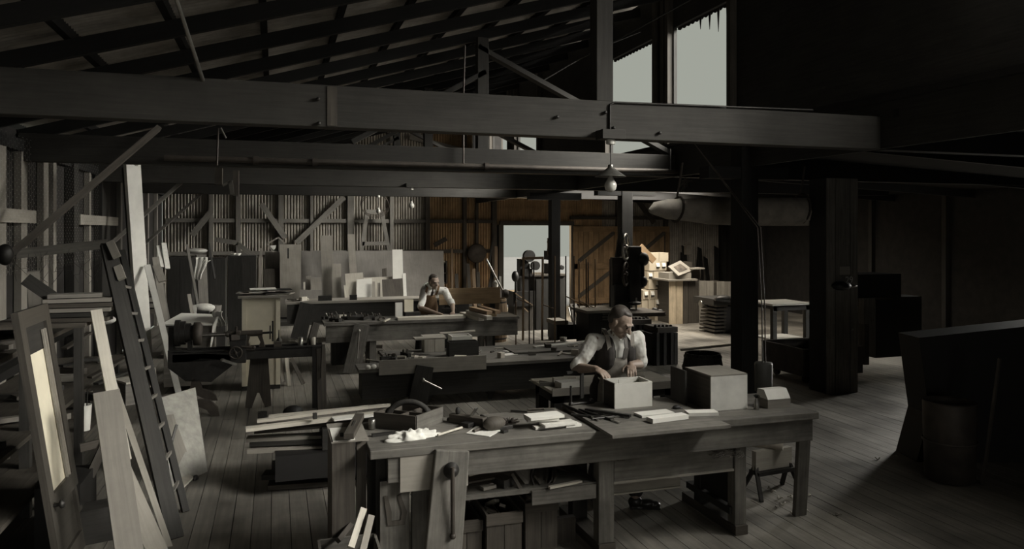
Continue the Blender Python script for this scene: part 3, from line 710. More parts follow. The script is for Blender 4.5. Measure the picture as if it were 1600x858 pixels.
# dovetail bracket, left crate with sticks, tall box at left end
one(MB().prism([PY(600, 776, 4.66), PY(606, 776, 4.66), PY(612, 800, 4.66), PY(612, 815, 4.66), PY(626, 813, 4.66), PY(628, 800, 4.66), PY(621, 775, 4.66), PY(626, 773, 4.66), PY(636, 800, 4.66), PY(633, 820, 4.66), PY(606, 822, 4.66)], (0, .05, 0)), 'cradle_bracket', 'mid', 'notched wooden cradle leaning at the left bench legs', 'bracket')
t = crate('kindling_box', .245, .60, 4.40, 4.72, 0, .31, 'small open box of sticks at lower left of front workbench', mat='bench', slots=1, div=False)
one(MB().bar(PD(548, 856, 4.34), PD(568, 795, 4.5), .038, .03, (0, -1, .3)), 'stick', 'pale', 'left of two pale square sticks leaning out of the kindling box', 'stick')
one(MB().bar(PD(564, 872, 4.30), PD(580, 806, 4.46), .038, .03, (0, -1, .3)), 'stick', 'tan', 'right of two pale square sticks leaning out of the kindling box', 'stick')
one(MB().bar(PD(528, 845, 4.5), PD(550, 817, 4.68), .03, .03, (0, -1, .3)), 'stick', 'mid', 'dim brown stick inside the kindling box', 'stick')
t = thing('tall_cabinet', 'narrow upright wooden cabinet with white paper on top left of front workbench', 'cabinet', (.42, 4.95, 0))
MB().b2(.335, .475, 4.74, 4.76, 0, .885).build('door', 'mid', t); MB().b2(.335, .475, 4.76, 5.15, 0, .885).build('body', 'mid', t); MB().b2(.49, .55, 4.80, 4.84, 0, .87).build('side_board', 'mid', t)
MB().b2(.33, .56, 4.735, 5.2, .885, .893).build('top', 'tan', t)
one(MB().b2(.34, .475, 4.74, 5.06, .894, .898), 'paper_sheet', 'paper', 'white paper sheet on top of the narrow upright cabinet', 'paper')
t = thing('iron_plane', 'dark iron plane body lying tilted on the narrow cabinet top', 'hand plane', PZ(552, 668, .9))
pa, pbb = PZ(545, 682, .93), PZ(562, 650, .93)
MB().bar(pa, pbb, .06, .035).build('plane_body', 'mid', t); MB().bar(pa+(pbb-pa)*.35+V((0, 0, .02)), pa+(pbb-pa)*.6+V((0, 0, .02)), .015, .004).build('slot', 'steel', t); MB().lathe([(.012, 0), (.012, .03)], PZ(534, 684, .89), 8).build('knob', 'iron', t)
# ================================================================ ITEMS ON THE FRONT BENCH
t = thing('tool_tote', 'dark square wooden tool tote with arched handle on left end of bench', 'tool box', PZ(640, 665, BT))
Pl, Pf, Pr = PZ(585, 668, BT), PZ(650, 675, BT), PZ(691, 659, BT); Pb = Pl+Pr-Pf; up = V((0, 0, .105))
for a, b_ in ((Pl, Pf), (Pf, Pr), (Pr, Pb), (Pb, Pl)):
    MB().bar(a+up/2, b_+up/2, .014, .105, (0, 0, 1)).build('side_board', 'mid' if a is not Pf else 'bench', t)
MB().prism([Pl, Pf, Pr, Pb], (0, 0, .012)).build('bottom', 'dark', t)
MB().bar((Pl+Pb)/2+up*.45, (Pf+Pr)/2+up*.45, .012, .085).build('divider', 'mid', t); MB().bar((Pl+Pf)/2+up*.45, (Pb+Pr)/2+up*.45, .012, .085).build('divider', 'mid', t)
h0, h1 = PZ(608, 640, .955), PZ(669, 640, .955); 
MB().tube([h0+(h1-h0)*f_+V((0, 0, .075*math.sin(PI*f_)**.6-.02)) for f_ in [k/12 for k in range(13)]], [.026]+[.02]*11+[.026], 8).build('handle', 'dark', t)
# rag
mb = MB(); rc = PZ(645, 685, BT); P = []; fs = []; nn = 40
for i in range(nn):
    for j in range(24):
        a = 2*PI*i/nn; b2_ = PI*.5*j/23; rx = .17*math.cos(b2_); ry = .065*math.cos(b2_); z = .052*math.sin(b2_)
        p = V((rx*math.cos(a), ry*math.sin(a), z)); n_ = noise.noise(p*22)+.5*noise.noise(p*50)
        p = p*(1+.35*n_)+V((0, 0, .012*noise.noise(p*40+V((3, 3, 3))))); q = V((p.x*.96-p.y*.28, p.x*.28+p.y*.96, max(.002, p.z))); P.append(rc+q)
for i in range(nn):
    for j in range(23): fs.append((i*24+j, ((i+1) % nn)*24+j, ((i+1) % nn)*24+j+1, i*24+j+1))
mb.add(P, fs, smooth=True); one(mb, 'crumpled_rag', 'cloth', 'crumpled white rag in front of the tool tote', 'rag')
one(MB().lathe([(.022, 0), (.024, .002), (.024, .062), (.02, .066), (.0, .066)], PZ(581, 670, BT), 14), 'small_tin', 'steel', 'small round tin at the left corner of the front bench', 'tin')
one(MB().box(PZ(600, 678, BT+.008), (.16, .03, .016), .1), 'iron_bar', 'iron', 'dark flat iron bar at the left end of the bench top', 'bar')
one(MB().tube([PZ(684, 680, BT+.012), PZ(722, 668, BT+.015)], .008, 8), 'dowel', 'pale', 'pale dowel lying between the rag and the dark tools', 'dowel')
def handtool(u0, v0, u1, v1, r, name, label, cat, mat='dark', z=BT, head=None):
    a, b_ = PZ(u0, v0, z+r), PZ(u1, v1, z+r); t = thing(name, label, cat, (a+b_)/2)
    MB().tube([a, a+(b_-a)*.3, a+(b_-a)*.7, b_], [r, r*1.15, r*.9, r], 8).build('handle', mat, t)
    if head:
        d = (b_-a).normalized(); s_ = d.cross(V((0, 0, 1)))
        MB().obox(b_, s_, d, V((0, 0, 1)), head[0], head[1], r*2.2).build('head', 'iron', t, bevel=.003)
    else: 
        d = (b_-a).normalized(); MB().bar(b_, b_+d*.09, .016, .006).build('blade', 'steel', t)
    return t
handtool(700, 655, 735, 662, .014, 'mallet', 'dark mallet beside the tool tote on the front bench', 'mallet', head=(.13, .07))
handtool(740, 674, 775, 660, .012, 'chisel', 'dark handled chisel pointing away behind the paper scrap', 'chisel', 'mid')
handtool(752, 650, 790, 668, .012, 'hammer', 'dark hammer lying amid tools near the brush', 'hammer', head=(.1, .03))
one(MB().ell(PZ(772, 662, BT+.04), (.085, .06, .05), Matrix.Rotation(.3, 3, 'Z')), 'leather_pad', 'mid', 'rounded brown leather pad in the middle of bench clutter', 'pad')
mb = MB(); rc = PZ(795, 662, BT)
for i in range(160):
    a = random.uniform(0, 2*PI); b2_ = random.uniform(.2, 1.4); d = V((math.cos(a)*math.cos(b2_), math.sin(a)*math.cos(b2_)*.8, math.sin(b2_)*.5)); mb.tube([rc+d*.02, rc+d*random.uniform(.05, .09)], .0022, 3, cap=False)
one(mb, 'bristle_brush', 'hair', 'dark bristly brush head beside the white slats', 'brush')
one(MB().prism([PZ(728, 678, BT+.001), PZ(765, 683, BT+.001), PZ(785, 672, BT+.001), PZ(748, 664, BT+.001)], (0, 0, .004)), 'paper_scrap', 'paper', 'torn paper scrap under the dark chisel on bench', 'paper')
t = thing('hand_plane', 'wooden hand plane with tote between tote and brush', 'hand plane', PZ(730, 655, BT))
a, b_ = PZ(705, 652, BT+.03), PZ(758, 660, BT+.03); MB().bar(a, b_, .06, .06).build('body', 'mid', t, bevel=.005); MB().ell(a+(b_-a)*.2+V((0, 0, .05)), (.018, .018, .028)).build('knob', 'dark', t); MB().bar(a+(b_-a)*.6+V((0, 0, .03)), a+(b_-a)*.75+V((0, 0, .09)), .04, .008).build('blade', 'steel', t)
for i, (a, b_, r_, m_) in enumerate(((812, 642, .3, 'iron'), (838, 640, -.2, 'mid'), (855, 648, .5, 'iron'), (845, 655, 1.0, 'mid'))):
    handtool(a-14, b_, a+12, b_+6*r_, .008, 'file', ('thin file behind the bristle brush', 'brown handled file left of the white slats', 'dark rasp pointing at the white slats', 'short awl between brush and white slats')[i], 'file', m_)
scrap('iron_block', 788, 676, BT, .05, .03, .02, .6, 'iron', 'tiny dark iron block at the bench front below the brush', 'block')
# white slats stack
for i, (u, v, z, L_, w_, r_, lb) in enumerate((
    (862, 668, 0, .26, .06, .05, 'lowest white slat in the pile at the middle of the bench'),
    (872, 664, .02, .24, .09, .12, 'second white slat from the bottom of the bench pile'),
    (846, 656, .045, .22, .12, -.1, 'broad white slat third from bottom in the bench pile'),
    (850, 652, .065, .25, .13, .08, 'topmost wide white slat on the bench pile'),
    (893, 666, 0, .12, .07, .15, 'short white slat at right foot of the slat pile'))):
    p = PZ(u, v, BT+z); one(MB().box((p.x, p.y, BT+z+.01), (L_, w_, .018), r_), 'white_batten', 'paper' if i in (3, 4) else 'white', lb, 'slat')
# board the man works on
t = thing('bench_board', 'wide plain work board laid over the right part of the front bench', 'board', (2.5, 4.9, BT))
for k in range(3): MB().b2(2.07, 2.95, 4.40+k*.3, 4.40+(k+1)*.3-.003, BT+.001, BT+.022).build('board_plank', 'bench', t)
Z2 = BT+.022
# open white box
bx0, bx1, by0, by1 = PZ(956, 637, Z2).x, PZ(1022, 636, Z2).x, PZ(990, 637, Z2).y, PZ(990, 637, Z2).y+.21
t = thing('open_box', 'open topped white wooden box the front man is fitting together', 'box', ((bx0+bx1)/2, (by0+by1)/2, Z2))
th = .012; H_ = .185
MB().b2(bx0, bx1, by0, by0+th, Z2, Z2+H_).build('front_panel', 'white', t, bevel=.001); MB().b2(bx0, bx1, by1-th, by1, Z2, Z2+H_).build('back_panel', 'white', t)
tag(MB().b2(bx0, bx0+th, by0+th, by1-th, Z2, Z2+H_).build('side_panel', 'mid', t), 'left side panel, coloured brown for its shade'); MB().b2(bx1-th, bx1, by0+th, by1-th, Z2, Z2+H_).build('side_panel', 'white', t)  # shade of the left side is put into its brown colour
MB().b2(bx0+th, bx1-th, by0+th, by1-th, Z2, Z2+.01).build('bottom', 'white', t); MB().b2(bx0+.08, bx0+.2, by0+.1, by0+.108, Z2+.01, Z2+H_+.01).build('divider', 'white', t)
# bar clamp standing beside the box
t = thing('bar_clamp', 'small iron clamp with upright rod left of the open white box', 'clamp', PZ(905, 636, BT+.02))
a = PZ(892, 632, BT+.03); b_ = PZ(928, 628, BT+.03)
MB().tube([a, b_], .011, 8).build('screw', 'iron', t); MB().tube([a, a+V((0, 0, .14))], .009, 8).build('rod', 'iron', t); MB().ell(a, (.018, .018, .022)).build('jaw', 'iron', t); MB().box(b_+V((-.02, 0, .0)), (.02, .035, .05)).build('jaw', 'iron', t)
t = thing('wooden_vise_post', 'dark upright post and screw behind the clamp at bench back', 'clamp', PZ(912, 625, BT))
a = PZ(909, 622, BT); MB().b2(a.x-.014, a.x+.014, a.y-.01, a.y+.01, BT, BT+.22).build('post', 'dark', t); MB().b2(a.x-.13, a.x+.02, a.y-.01, a.y+.01, BT+.2, BT+.22).build('arm', 'dark', t)
one(MB().bar(PZ(915, 640, BT+.04), PZ(985, 650, BT+.04), .03, .02), 'iron_straightedge', 'iron', 'long dark iron bar across the board left of white panels', 'bar')
for i, (u0, v0, u1, v1) in enumerate(((880, 632, 925, 652), (893, 648, 940, 652), (905, 640, 955, 656), (925, 655, 960, 651))):
    handtool(u0, v0, u1, v1, .009, 'chisel', ('dark chisel lying left across the board edge', 'dark rasp below the first chisel on the board', 'steel tipped chisel in the tool heap before the box', 'short dark chisel nearest the white panels')[i], 'chisel', 'iron', z=Z2)
mb = MB().box(PZ(1022, 646, Z2+.01), (.27, .11, .016), .08); one(mb, 'white_board', 'paper', 'white flat panel lying right before the open box', 'panel')
mb = MB().box(PZ(1043, 653, Z2+.018), (.30, .08, .03), .12); one(mb, 'white_board', 'paper', 'thicker white panel nearest the bench front edge', 'panel')
mb = MB().box(PZ(1096, 645, Z2+.014), (.22, .10, .024), .05-.25); one(mb, 'white_board', 'paper', 'white panel pair lying before the metal faced box', 'panel')
one(MB().ell(PZ(1057, 637, BT+.03), (.032, .024, .02)).ell(PZ(1063, 639, BT+.02), (.018, .018, .018)), 'doorknob', 'black', 'small black round knob between the panels and the metal faced box', 'knob')
one(MB().bar(PZ(1062, 628, BT+.01), PZ(1080, 622, BT+.01), .03, .02), 'iron_bar', 'iron', 'dark short bar at the back edge beside metal faced box', 'bar')
# large box
q0, q1 = PZ(1111, 643, BT), PZ(1175, 641, BT)
t = thing('metal_faced_box', 'large square box with bright front at right of the front bench', 'box', ((q0.x+q1.x)/2, q0.y+.2, BT))
hb = .255
MB().b2(q0.x, q1.x, q0.y, q0.y+.012, BT, BT+hb).build('front_panel', 'boxf', t); MB().b2(q0.x, q1.x, q0.y+.36, q0.y+.372, BT, BT+hb).build('back_panel', 'dark', t)
MB().b2(q0.x, q0.x+.012, q0.y+.012, q0.y+.36, BT, BT+hb).build('side_panel', 'mid', t); MB().b2(q1.x-.012, q1.x, q0.y+.012, q0.y+.36, BT, BT+hb).build('side_panel', 'mid', t); MB().b2(q0.x, q1.x, q0.y, q0.y+.37, BT+hb, BT+hb+.01).build('top_panel', 'tan', t)
one(MB().b2(q0.x-.10, q0.x-.085, q0.y+.2, q0.y+.42, BT, BT+.27), 'dark_board', 'dark', 'dark panel standing on edge left of the metal faced box', 'panel')
t = thing('brush_bottle', 'little steel bottle with bristles sticking out beside the metal faced box', 'bottle', PZ(1182, 640, BT))
a = PZ(1182, 640, BT); MB().lathe([(.018, 0), (.019, .005), (.019, .055), (.013, .068), (.012, .085)], a, 12).build('bottle', 'steel', t)
mb = MB()
for i in range(40):
    d = V((random.uniform(-1, 1), random.uniform(-1, 1), 1.2)).normalized(); mb.tube([a+V((0, 0, .08)), a+V((0, 0, .08))+d*.035], .0015, 3, cap=False)
mb.build('bristles', 'iron', t)
a, b_ = PZ(1200, 639, BT), PZ(1238, 637, BT); t = thing('lidded_box', 'small box with sloped white lid at the right end of bench', 'box', (a+b_)/2)
MB().b2(a.x, b_.x, a.y, a.y+.14, BT, BT+.065).build('body', 'tan', t)
MB().prism([(a.x, a.y, BT+.067), (a.x, a.y+.14, BT+.067), (a.x, a.y+.13, BT+.13), (a.x, a.y+.05, BT+.135)], (b_.x-a.x, 0, 0)).build('lid', 'white', t)
# hanging counterweight
t = thing('counterweight', 'dark cylindrical weight hanging by two cords behind the front bench', 'weight', PD(1193, 612, 7.3))
a = PD(1193, 612, 7.3); MB().lathe([(.07, 0), (.082, .005), (.085, .27), (.08, .285), (.0, .285)], a, 20).build('weight', 'brickred', t)
for dx in (-.012, .022): MB().tube([a+V((dx, 0, .28)), a+V((dx+.015, .03, .8)), a+V((dx-.02, .05, 1.6)), (a.x-.05, 7.5, 3.25)], .006, 6).build('cord', 'drum', t)
# low sawhorse at right
t = thing('sawhorse', 'low sawhorse with pale beam at the right end of the front bench', 'sawhorse', PZ(1210, 780, 0))
a, b_ = PD(1178, 722, 6.2), PD(1234, 719, 6.35)
a.z = b_.z = .29; MB().bar(a, b_, .05, .16).build('beam', 'pale', t); MB().bar(a+V((0, 0, -.1)), b_+V((0, 0, -.1)), .12, .03).build('brace', 'dark', t)
for f_, s_ in ((.05, -1), (.05, 1), (.95, -1), (.95, 1)):
    c0 = a+(b_-a)*f_; c0.z = .25; MB().bar(c0, (c0.x+(f_-.5)*.1, c0.y+s_*.14, 0), .03, .03).build('leg', 'dark', t)
t = thing('canvas_roll', 'grey rolled canvas resting on the low sawhorse beam', 'roll', (a+b_)/2+V((0, 0, .1)))
c0 = (a+b_)/2+V((.0, 0, .12)); mb = MB(); mb.tube([c0+V((-.12, .12, .0)), c0+V((.07, -.05, 0))], .045, 18, cap=False); o = mb.build('roll', 'sack', t); o.modifiers.new('t', 'SOLIDIFY').thickness = .006
# shavings on floor
for i, (u, v) in enumerate(((1207, 770), (1217, 780), (1221, 789), (1233, 778), (1263, 776), (1236, 804), (1259, 801), (1308, 806), (1370, 718), (1398, 715), (1200, 765), (1212, 795))):
    p = PZ(u, v, 0); mb = MB(); r_ = .014
    mb.tube([p+V((r_*math.cos(q+i)+.004*q, r_*math.sin(q+i), .012+.008*math.sin(q*2))) for q in [k*.6 for k in range(9)]], .006, 4)
    one(mb, 'wood_shaving', 'pale' if i < 7 else 'tan', 'curled pale shaving on the floor near the low sawhorse', 'shaving', 'curled shavings on the floor near the sawhorse')
# front man
P_ = lambda u, v, Y: PY(u, v, Y)
RSp, LSp = V((2.45, 5.58, 1.31)), V((2.85, 5.58, 1.31))
J = dict(pelvis=(2.66, 5.68, .93), chest=(2.655, 5.60, 1.21), neck=(2.665, 5.52, 1.405), head=PY(969, 504, 5.44),
 rs=RSp, ls=LSp, re=(2.31, 5.60, 1.09), le=(2.89, 5.60, 1.09), rw=(2.385, 5.37, 1.12), lw=(2.70, 5.40, 1.13),
 rhand=((.35, -.85, -.25), (.2, -.3, -.9), (.7, .2, 0)), lhand=((-.35, -.85, -.25), (-.15, -.3, -.9), (-.9, 0, 0)),
 rh=(2.57, 5.68, .88), rk=(2.55, 5.6, .48), ra=(2.50, 5.66, .1), lh=(2.75, 5.68, .88), lk=(2.80, 5.52, .5), la=(2.72, 5.36, .1),
 rtoe=(-.2, -1, 0), ltoe=(1, -.35, 0), curl=.95)
J = {k: (tuple(v) if isinstance(v, Vector) else v) for k, v in J.items()}
person('man in white shirt, dark waistcoat and bib apron bending over the open box', (2.66, 5.68, 0), J, .0048, dict(tie='tie', vest=True, overall='overall'), yaw=.62, pitch=.6, hk=1.0)
# ================================================================ LUMBER PILE (left of front bench)
specs = []
def lum(u0, v0, z0, u1, v1, z1, w_, h_, mat, label, group=None):
    return one(MB().bar(PZ(u0, v0, z0), PZ(u1, v1, z1), w_, h_), 'board', mat, label, 'board', group)
lum(420, 757, .03, 640, 742, .03, .2, .04, 'mid', 'lowest dark board of the lumber pile, resting on the floor')
lum(412, 742, .10, 640, 735, .10, .16, .04, 'dark', 'second board from the floor in the lumber pile')
one(MB().b2(.0, 1.05, 6.45, 6.95, .13, .34), 'dark_crate', 'black', 'dark box supporting the middle of the lumber pile', 'box')
lum(388, 703, .34, 600, 694, .34, .12, .035, 'tan', 'pale ended board at middle height of the lumber pile')
lum(392, 692, .39, 600, 684, .39, .12, .035, 'dark', 'dark board above the pale ended one in lumber pile')
lum(386, 686, .42, 600, 676, .42, .12, .03, 'tan', 'upper pale ended board at middle height of the lumber pile')
one(MB().b2(.38, 1.15, 6.5, 6.95, .345, .52), 'dark_crate', 'dark', 'dark block of timber in the middle of the lumber pile', 'box')
for k in range(5):
    lum(398+6*k, 674-3*k, .50, 610, 656-3*k, .53, .11, .02, ['mid', 'dark', 'tan', 'mid', 'tan'][k], ['front dark board of the upper lumber layer', 'second board of the upper lumber layer', 'third, lighter board of the upper lumber layer', 'fourth board of the upper lumber layer', 'rear board of the upper lumber layer'][k])
lum(384, 671, .56, 600, 645, .60, .07, .03, 'pale', 'long pale batten in front on top of lumber pile')
lum(402, 658, .60, 575, 636, .66, .05, .025, 'pale', 'slim pale batten angled up across the lumber pile')
lum(420, 651, .60, 610, 633, .64, .06, .02, 'pale', 'rear pale batten on top of the lumber pile')
lum(520, 655, .60, 600, 646, .60, .10, .015, 'paper', 'white short strip at the right end of lumber pile')
one(MB().box(PZ(492, 650, .64), (.03, .03, .05), .2), 'wood_peg', 'dark', 'small dark peg standing on the lumber pile', 'peg')
for u in (430, 560): one(MB().box(PZ(u, 740, .06)+V((0, .1, 0)), (.06, .4, .06), 0), 'bearer', 'dark', 'bearer under the %s end of the lumber pile' % ('left' if u < 500 else 'right'), 'bearer')
# ================================================================ generic bench
def bench(name, label, x0, x1, y, h, depth, apron, mat, legs, top='bench', leglen=None):
    t = thing(name, label, 'workbench', ((x0+x1)/2, y+depth/2, 0))
    n = 3
    for k in range(n): MB().b2(x0, x1, y+k*depth/n, y+(k+1)*depth/n-.004, h-.045, h).build('top_plank', top, t)
    MB().b2(x0+.03, x1-.03, y+.02, y+.055, h-.045-apron, h-.045).build('apron', mat, t)
    for x_ in legs:
        for yy in (y+.1, y+depth-.1): MB().b2(x_-.05, x_+.05, yy-.045, yy+.045, 0, h-.045).build('leg', mat, t)
    return t
def chop(t, u0, v0, u1, v1, Y, w_, mat='bench', handle=None):
    a, b_ = PY(u0, v0, Y), PY(u1, v1, Y)
    j = MB().bar(a, b_, w_, .05, (0, -1, 0), taper=.9).build('vise_jaw', mat, t)
    if handle:
        (hu0, hv0, hu1, hv1) = handle; MB().ell(PY(hu0, hv0, Y-.06), (.025,)*3).tube([PY(hu0, hv0, Y-.06), PY(hu1, hv1, Y-.08)], .012, 6).build('vise_handle', 'steel', j)
# middle low bench on casters
YM = 9.25; hm = .50
xm0, xm1 = PY(566, 577, YM).x, 4.5
t = thing('assembly_bench', 'long low dark bench on casters in the middle of the shop', 'workbench', (2.6, YM+.4, 0))
for k in range(3): MB().b2(xm0-.04+(.42 if k else 0), xm1, YM+k*.45, YM+(k+1)*.45-.004, hm-.04, hm).build('top_plank', 'bench', t)
MB().b2(xm0, xm1-.03, YM+.02, YM+.06, .13, hm-.04).build('apron', 'dark', t); MB().b2(xm0, xm0+.04, YM+.06, YM+.4, .13, hm-.04).build('end_panel', 'dark', t); MB().b2(xm0+.45, xm1-.03, YM+1.25, YM+1.3, .13, hm-.04).build('back_apron', 'dark', t)
chop(t, 652, 632, 664, 572, YM-.04, .24, 'dark', (661, 594, 690, 608))
for u in (668, 766):
    p = PY(u, 605, YM+.15); c_ = MB().b2(p.x-.05, p.x+.05, YM+.1, YM+.2, .08, .13).build('caster', 'iron', t); MB().lathe([(.035, -.015), (.035, .015)], (p.x, YM+.15, .036), 14, (0, 1, 0)).build('wheel', 'iron', c_)
    c_ = MB().b2(p.x-.05, p.x+.05, YM+1.1, YM+1.2, .08, .13).build('caster', 'iron', t); MB().lathe([(.035, -.015), (.035, .015)], (p.x, YM+1.15, .036), 14, (0, 1, 0)).build('wheel', 'iron', c_)
one(MB().obox((PY(597, 577, YM-.02)+PY(755, 564, YM-.02))/2, V((1, 0, 0)), V((0, 1, 0)), V((0, 0, 1)), 1.36, .02, .18), 'long_board', 'tan', 'long pale board standing against the front of the low bench', 'board')
def pz2(u, v, z): return PZ(u, v, z)
def casebox(name, u0, u1, vt, vb, z, depth, mat, label, cat='box', parts=0, topm=None):
    a, b_ = PZ(u0, vb, z), PZ(u1, vb, z); y = (a.y+b_.y)/2; D = (a.y*CA+a.x*SA)
    a, b_ = PY(u0, vb, y), PY(u1, vb, y); h = (vb-vt)/F*(y*CA+a.x*SA)
    t = thing(name, label, cat, ((a.x+b_.x)/2, y+depth/2, z))
    if parts < 2: MB().b2(a.x, b_.x, y, y+.014, z, z+h).build('front_panel', mat, t)
    else:
        ww = (b_.x-a.x)/parts
        for k in range(parts): MB().b2(a.x+k*ww+.003, a.x+(k+1)*ww-.003, y-.004, y+.014, z, z+h).build('front_panel', mat, t)
    MB().b2(a.x, b_.x, y+depth-.014, y+depth, z, z+h).build('back_panel', mat, t)
    for xx in (a.x, b_.x-.014): MB().b2(xx, xx+.014, y+.014, y+depth-.014, z, z+h).build('side_panel', mat, t)
    MB().b2(a.x, b_.x, y+.014, y+depth, z, z+.012).build('bottom', mat, t)
    if topm: MB().b2(a.x-.01, b_.x+.01, y-.01, y+depth+.01, z+h, z+h+.015).build('top', topm, t)
    return t
casebox('drawer_case', 663, 695, 527, 550, hm, .2, 'pale', 'pale two drawer case standing on the low middle bench', 'case', 2, 'tan')
casebox('white_box', 706, 738, 525, 548, hm, .25, 'white', 'white box behind the dark box on the low middle bench', 'box')
casebox('dark_box', 702, 748, 534, 557, hm, .18, 'dark', 'dark open box in front of the white box on low bench', 'box')
one(MB().bar(PD(687, 521, 10.6)+V((0, 0, .0)), PD(742, 517, 10.8), .04, .02), 'long_batten', 'pale', 'pale batten lying across the cases on the low middle bench', 'batten')
one(MB().b2(*[PD(640, 525, 10.5).x, PD(690, 525, 10.5).x], 10.0, 10.2, .5+.22, .5+.24), 'shelf_board', 'tan', 'tan board bridging the left case on the low bench', 'board')
random.seed(11)
small = [(575, 574, .08, .05, 'white', 'white ball shaped block at left end of low bench'), (584, 573, .05, .05, 'cloth', 'second white lump at left end of low bench'), (592, 572, .05, .05, 'white', 'third white lump at left end of low bench')]
for u, v, a, b_, m_, lb in small: one(MB().ell(PZ(u, v, hm+.035), (.035, .03, .03)), 'white_ball', m_, lb, 'ball')
ORD = ['first', 'second', 'third', 'fourth', 'fifth', 'sixth', 'seventh', 'eighth', 'ninth', 'tenth', 'eleventh', 'twelfth', 'thirteenth', 'fourteenth', 'fifteenth', 'sixteenth', 'seventeenth', 'eighteenth', 'nineteenth', 'twentieth']
def litter(n, u0, u1, v0, v1, z, names, group, seed, ylim=None):
    random.seed(seed)
    pos = sorted((random.uniform(u0, u1), random.uniform(v0, v1)) for i in range(n))
    for i, (u, v) in enumerate(pos):
        p = PZ(u, v, z); kind = random.choice(names); rz = random.uniform(0, 3.1)
        L_ = random.uniform(.12, .34); w_ = random.uniform(.04, .1); h_ = random.uniform(.02, .08)
        lb = '%s small thing from the left %s, a ' % (ORD[i], group[1]); g_ = group[0]
        if kind == 'block': m_ = random.choice(['mid', 'pale', 'pale', 'bench']); one(MB().box((p.x, p.y, z+h_/2), (L_*.5, w_, h_), rz), 'wood_block', m_, lb+{'mid': 'brown', 'dark': 'dark', 'pale': 'pale', 'bench': 'grey'}[m_]+' block', 'block', g_)
        elif kind == 'stick': m_ = random.choice(['pale', 'tan', 'mid']); one(MB().box((p.x, p.y, z+.01), (L_*1.4, .025, .018), rz), 'stick', m_, lb+{'mid': 'brown', 'tan': 'tan', 'pale': 'pale'}[m_]+' stick', 'stick', g_)
        elif kind == 'paper': one(MB().box((p.x, p.y, z+.004), (.2, .14, .006), rz*.3), 'paper_sheet', 'paper', lb+'paper', 'paper', g_)
        elif kind == 'tool':
            t = thing('hand_tool', lb+'chisel', 'tool', p, rz, g_); MB().tube([(-.05, 0, .015), (.05, 0, .015)], [.012, .015], 8).build('handle', 'mid', t, local=True); MB().box((.11, 0, .015), (.12, .018, .006)).build('blade', 'steel', t, local=True)
        elif kind == 'plane':
            t = thing('hand_plane', lb+'plane', 'tool', p, rz, g_); MB().box((0, 0, .025), (.22, .05, .05)).build('body', 'dark', t, local=True); MB().ell((.07, 0, .065), (.015, .015, .02)).build('knob', 'mid', t, local=True); MB().box((-.03, 0, .07), (.01, .03, .07), 0, 0, -.5).build('blade', 'steel', t, local=True)
litter(14, 590, 660, 556, 568, hm, ['tool', 'block', 'plane', 'stick', 'tool'], ('tools scattered at the left of the low bench', 'at left end of the low bench'), 3)
litter(8, 700, 790, 548, 562, hm, ['tool', 'stick', 'block'], ('scraps before the boxes on the low bench', 'before the boxes on the low bench'), 4)
litter(16, 795, 925, 542, 556, hm, ['block', 'stick', 'paper', 'block', 'tool'], ('scraps at the right of the low bench', 'on the right of the low bench'), 5)
one(MB().bar(PZ(835, 543, hm+.03), PZ(925, 533, hm+.03), .07, .03), 'long_board', 'white', 'long white board lying at the right end of the low bench', 'board')
one(MB().lathe([(.05, 0), (.055, .06), (.0, .06)], PZ(880, 533, hm), 14), 'small_pot', 'tan', 'small pale pot behind the long white board on low bench', 'pot')
one(MB().b2(PZ(800, 552, hm).x, PZ(925, 548, hm).x, 9.75, 10.3, hm, hm+.025), 'wide_board', 'bench', 'wide flat board covering the right part of the low bench', 'board')
# small table behind front bench, near man
t = thing('side_table', 'small dark table with shallow pale edged top between low bench and front man', 'table', PZ(880, 700, 0))
tz = .70; a = PZ(862, 611, tz); b_ = PZ(828, 590, tz); x1_ = a.x+1.35; y0_, y1_ = a.y, PZ(828, 592, tz).y
x0_ = a.x
MB().b2(x0_, x1_, y0_, y1_, tz-.03, tz).build('top', 'pale', t); MB().b2(x0_, x1_, y0_-.02, y0_, tz-.05, tz+.02).build('edge_strip', 'tan', t)
MB().b2(x0_+.04, x1_-.04, y0_+.04, y0_+.07, tz-.13, tz-.03).build('apron', 'dark', t); MB().b2(x0_+.04, x0_+.07, y0_+.04, y1_-.04, tz-.13, tz-.03).build('apron', 'dark', t)
for xx in (x0_+.09, x1_-.09):
    for yy in (y0_+.09, y1_-.09): MB().b2(xx-.05, xx+.05, yy-.05, yy+.05, 0, tz-.03).build('leg', 'dark', t)
litter(5, 850, 895, 596, 604, tz, ['tool', 'stick', 'block'], ('tools on the small table', 'on the small table'), 9)
one(MB().box(PZ(888, 600, tz+.03), (.22, .14, .06), .1), 'white_block', 'white', 'white block at the back of the small dark table', 'block')
for k in range(4): one(MB().b2(PZ(985, 598, tz).x-.1, PZ(1022, 598, tz).x, y0_+.25+.02*k, y0_+.55, tz+.001+.033*k, tz+.031+.033*k), 'pale_board', 'pale', ['bottom', 'second', 'third', 'top'][k]+' pale board of the stack right of the front man', 'board')
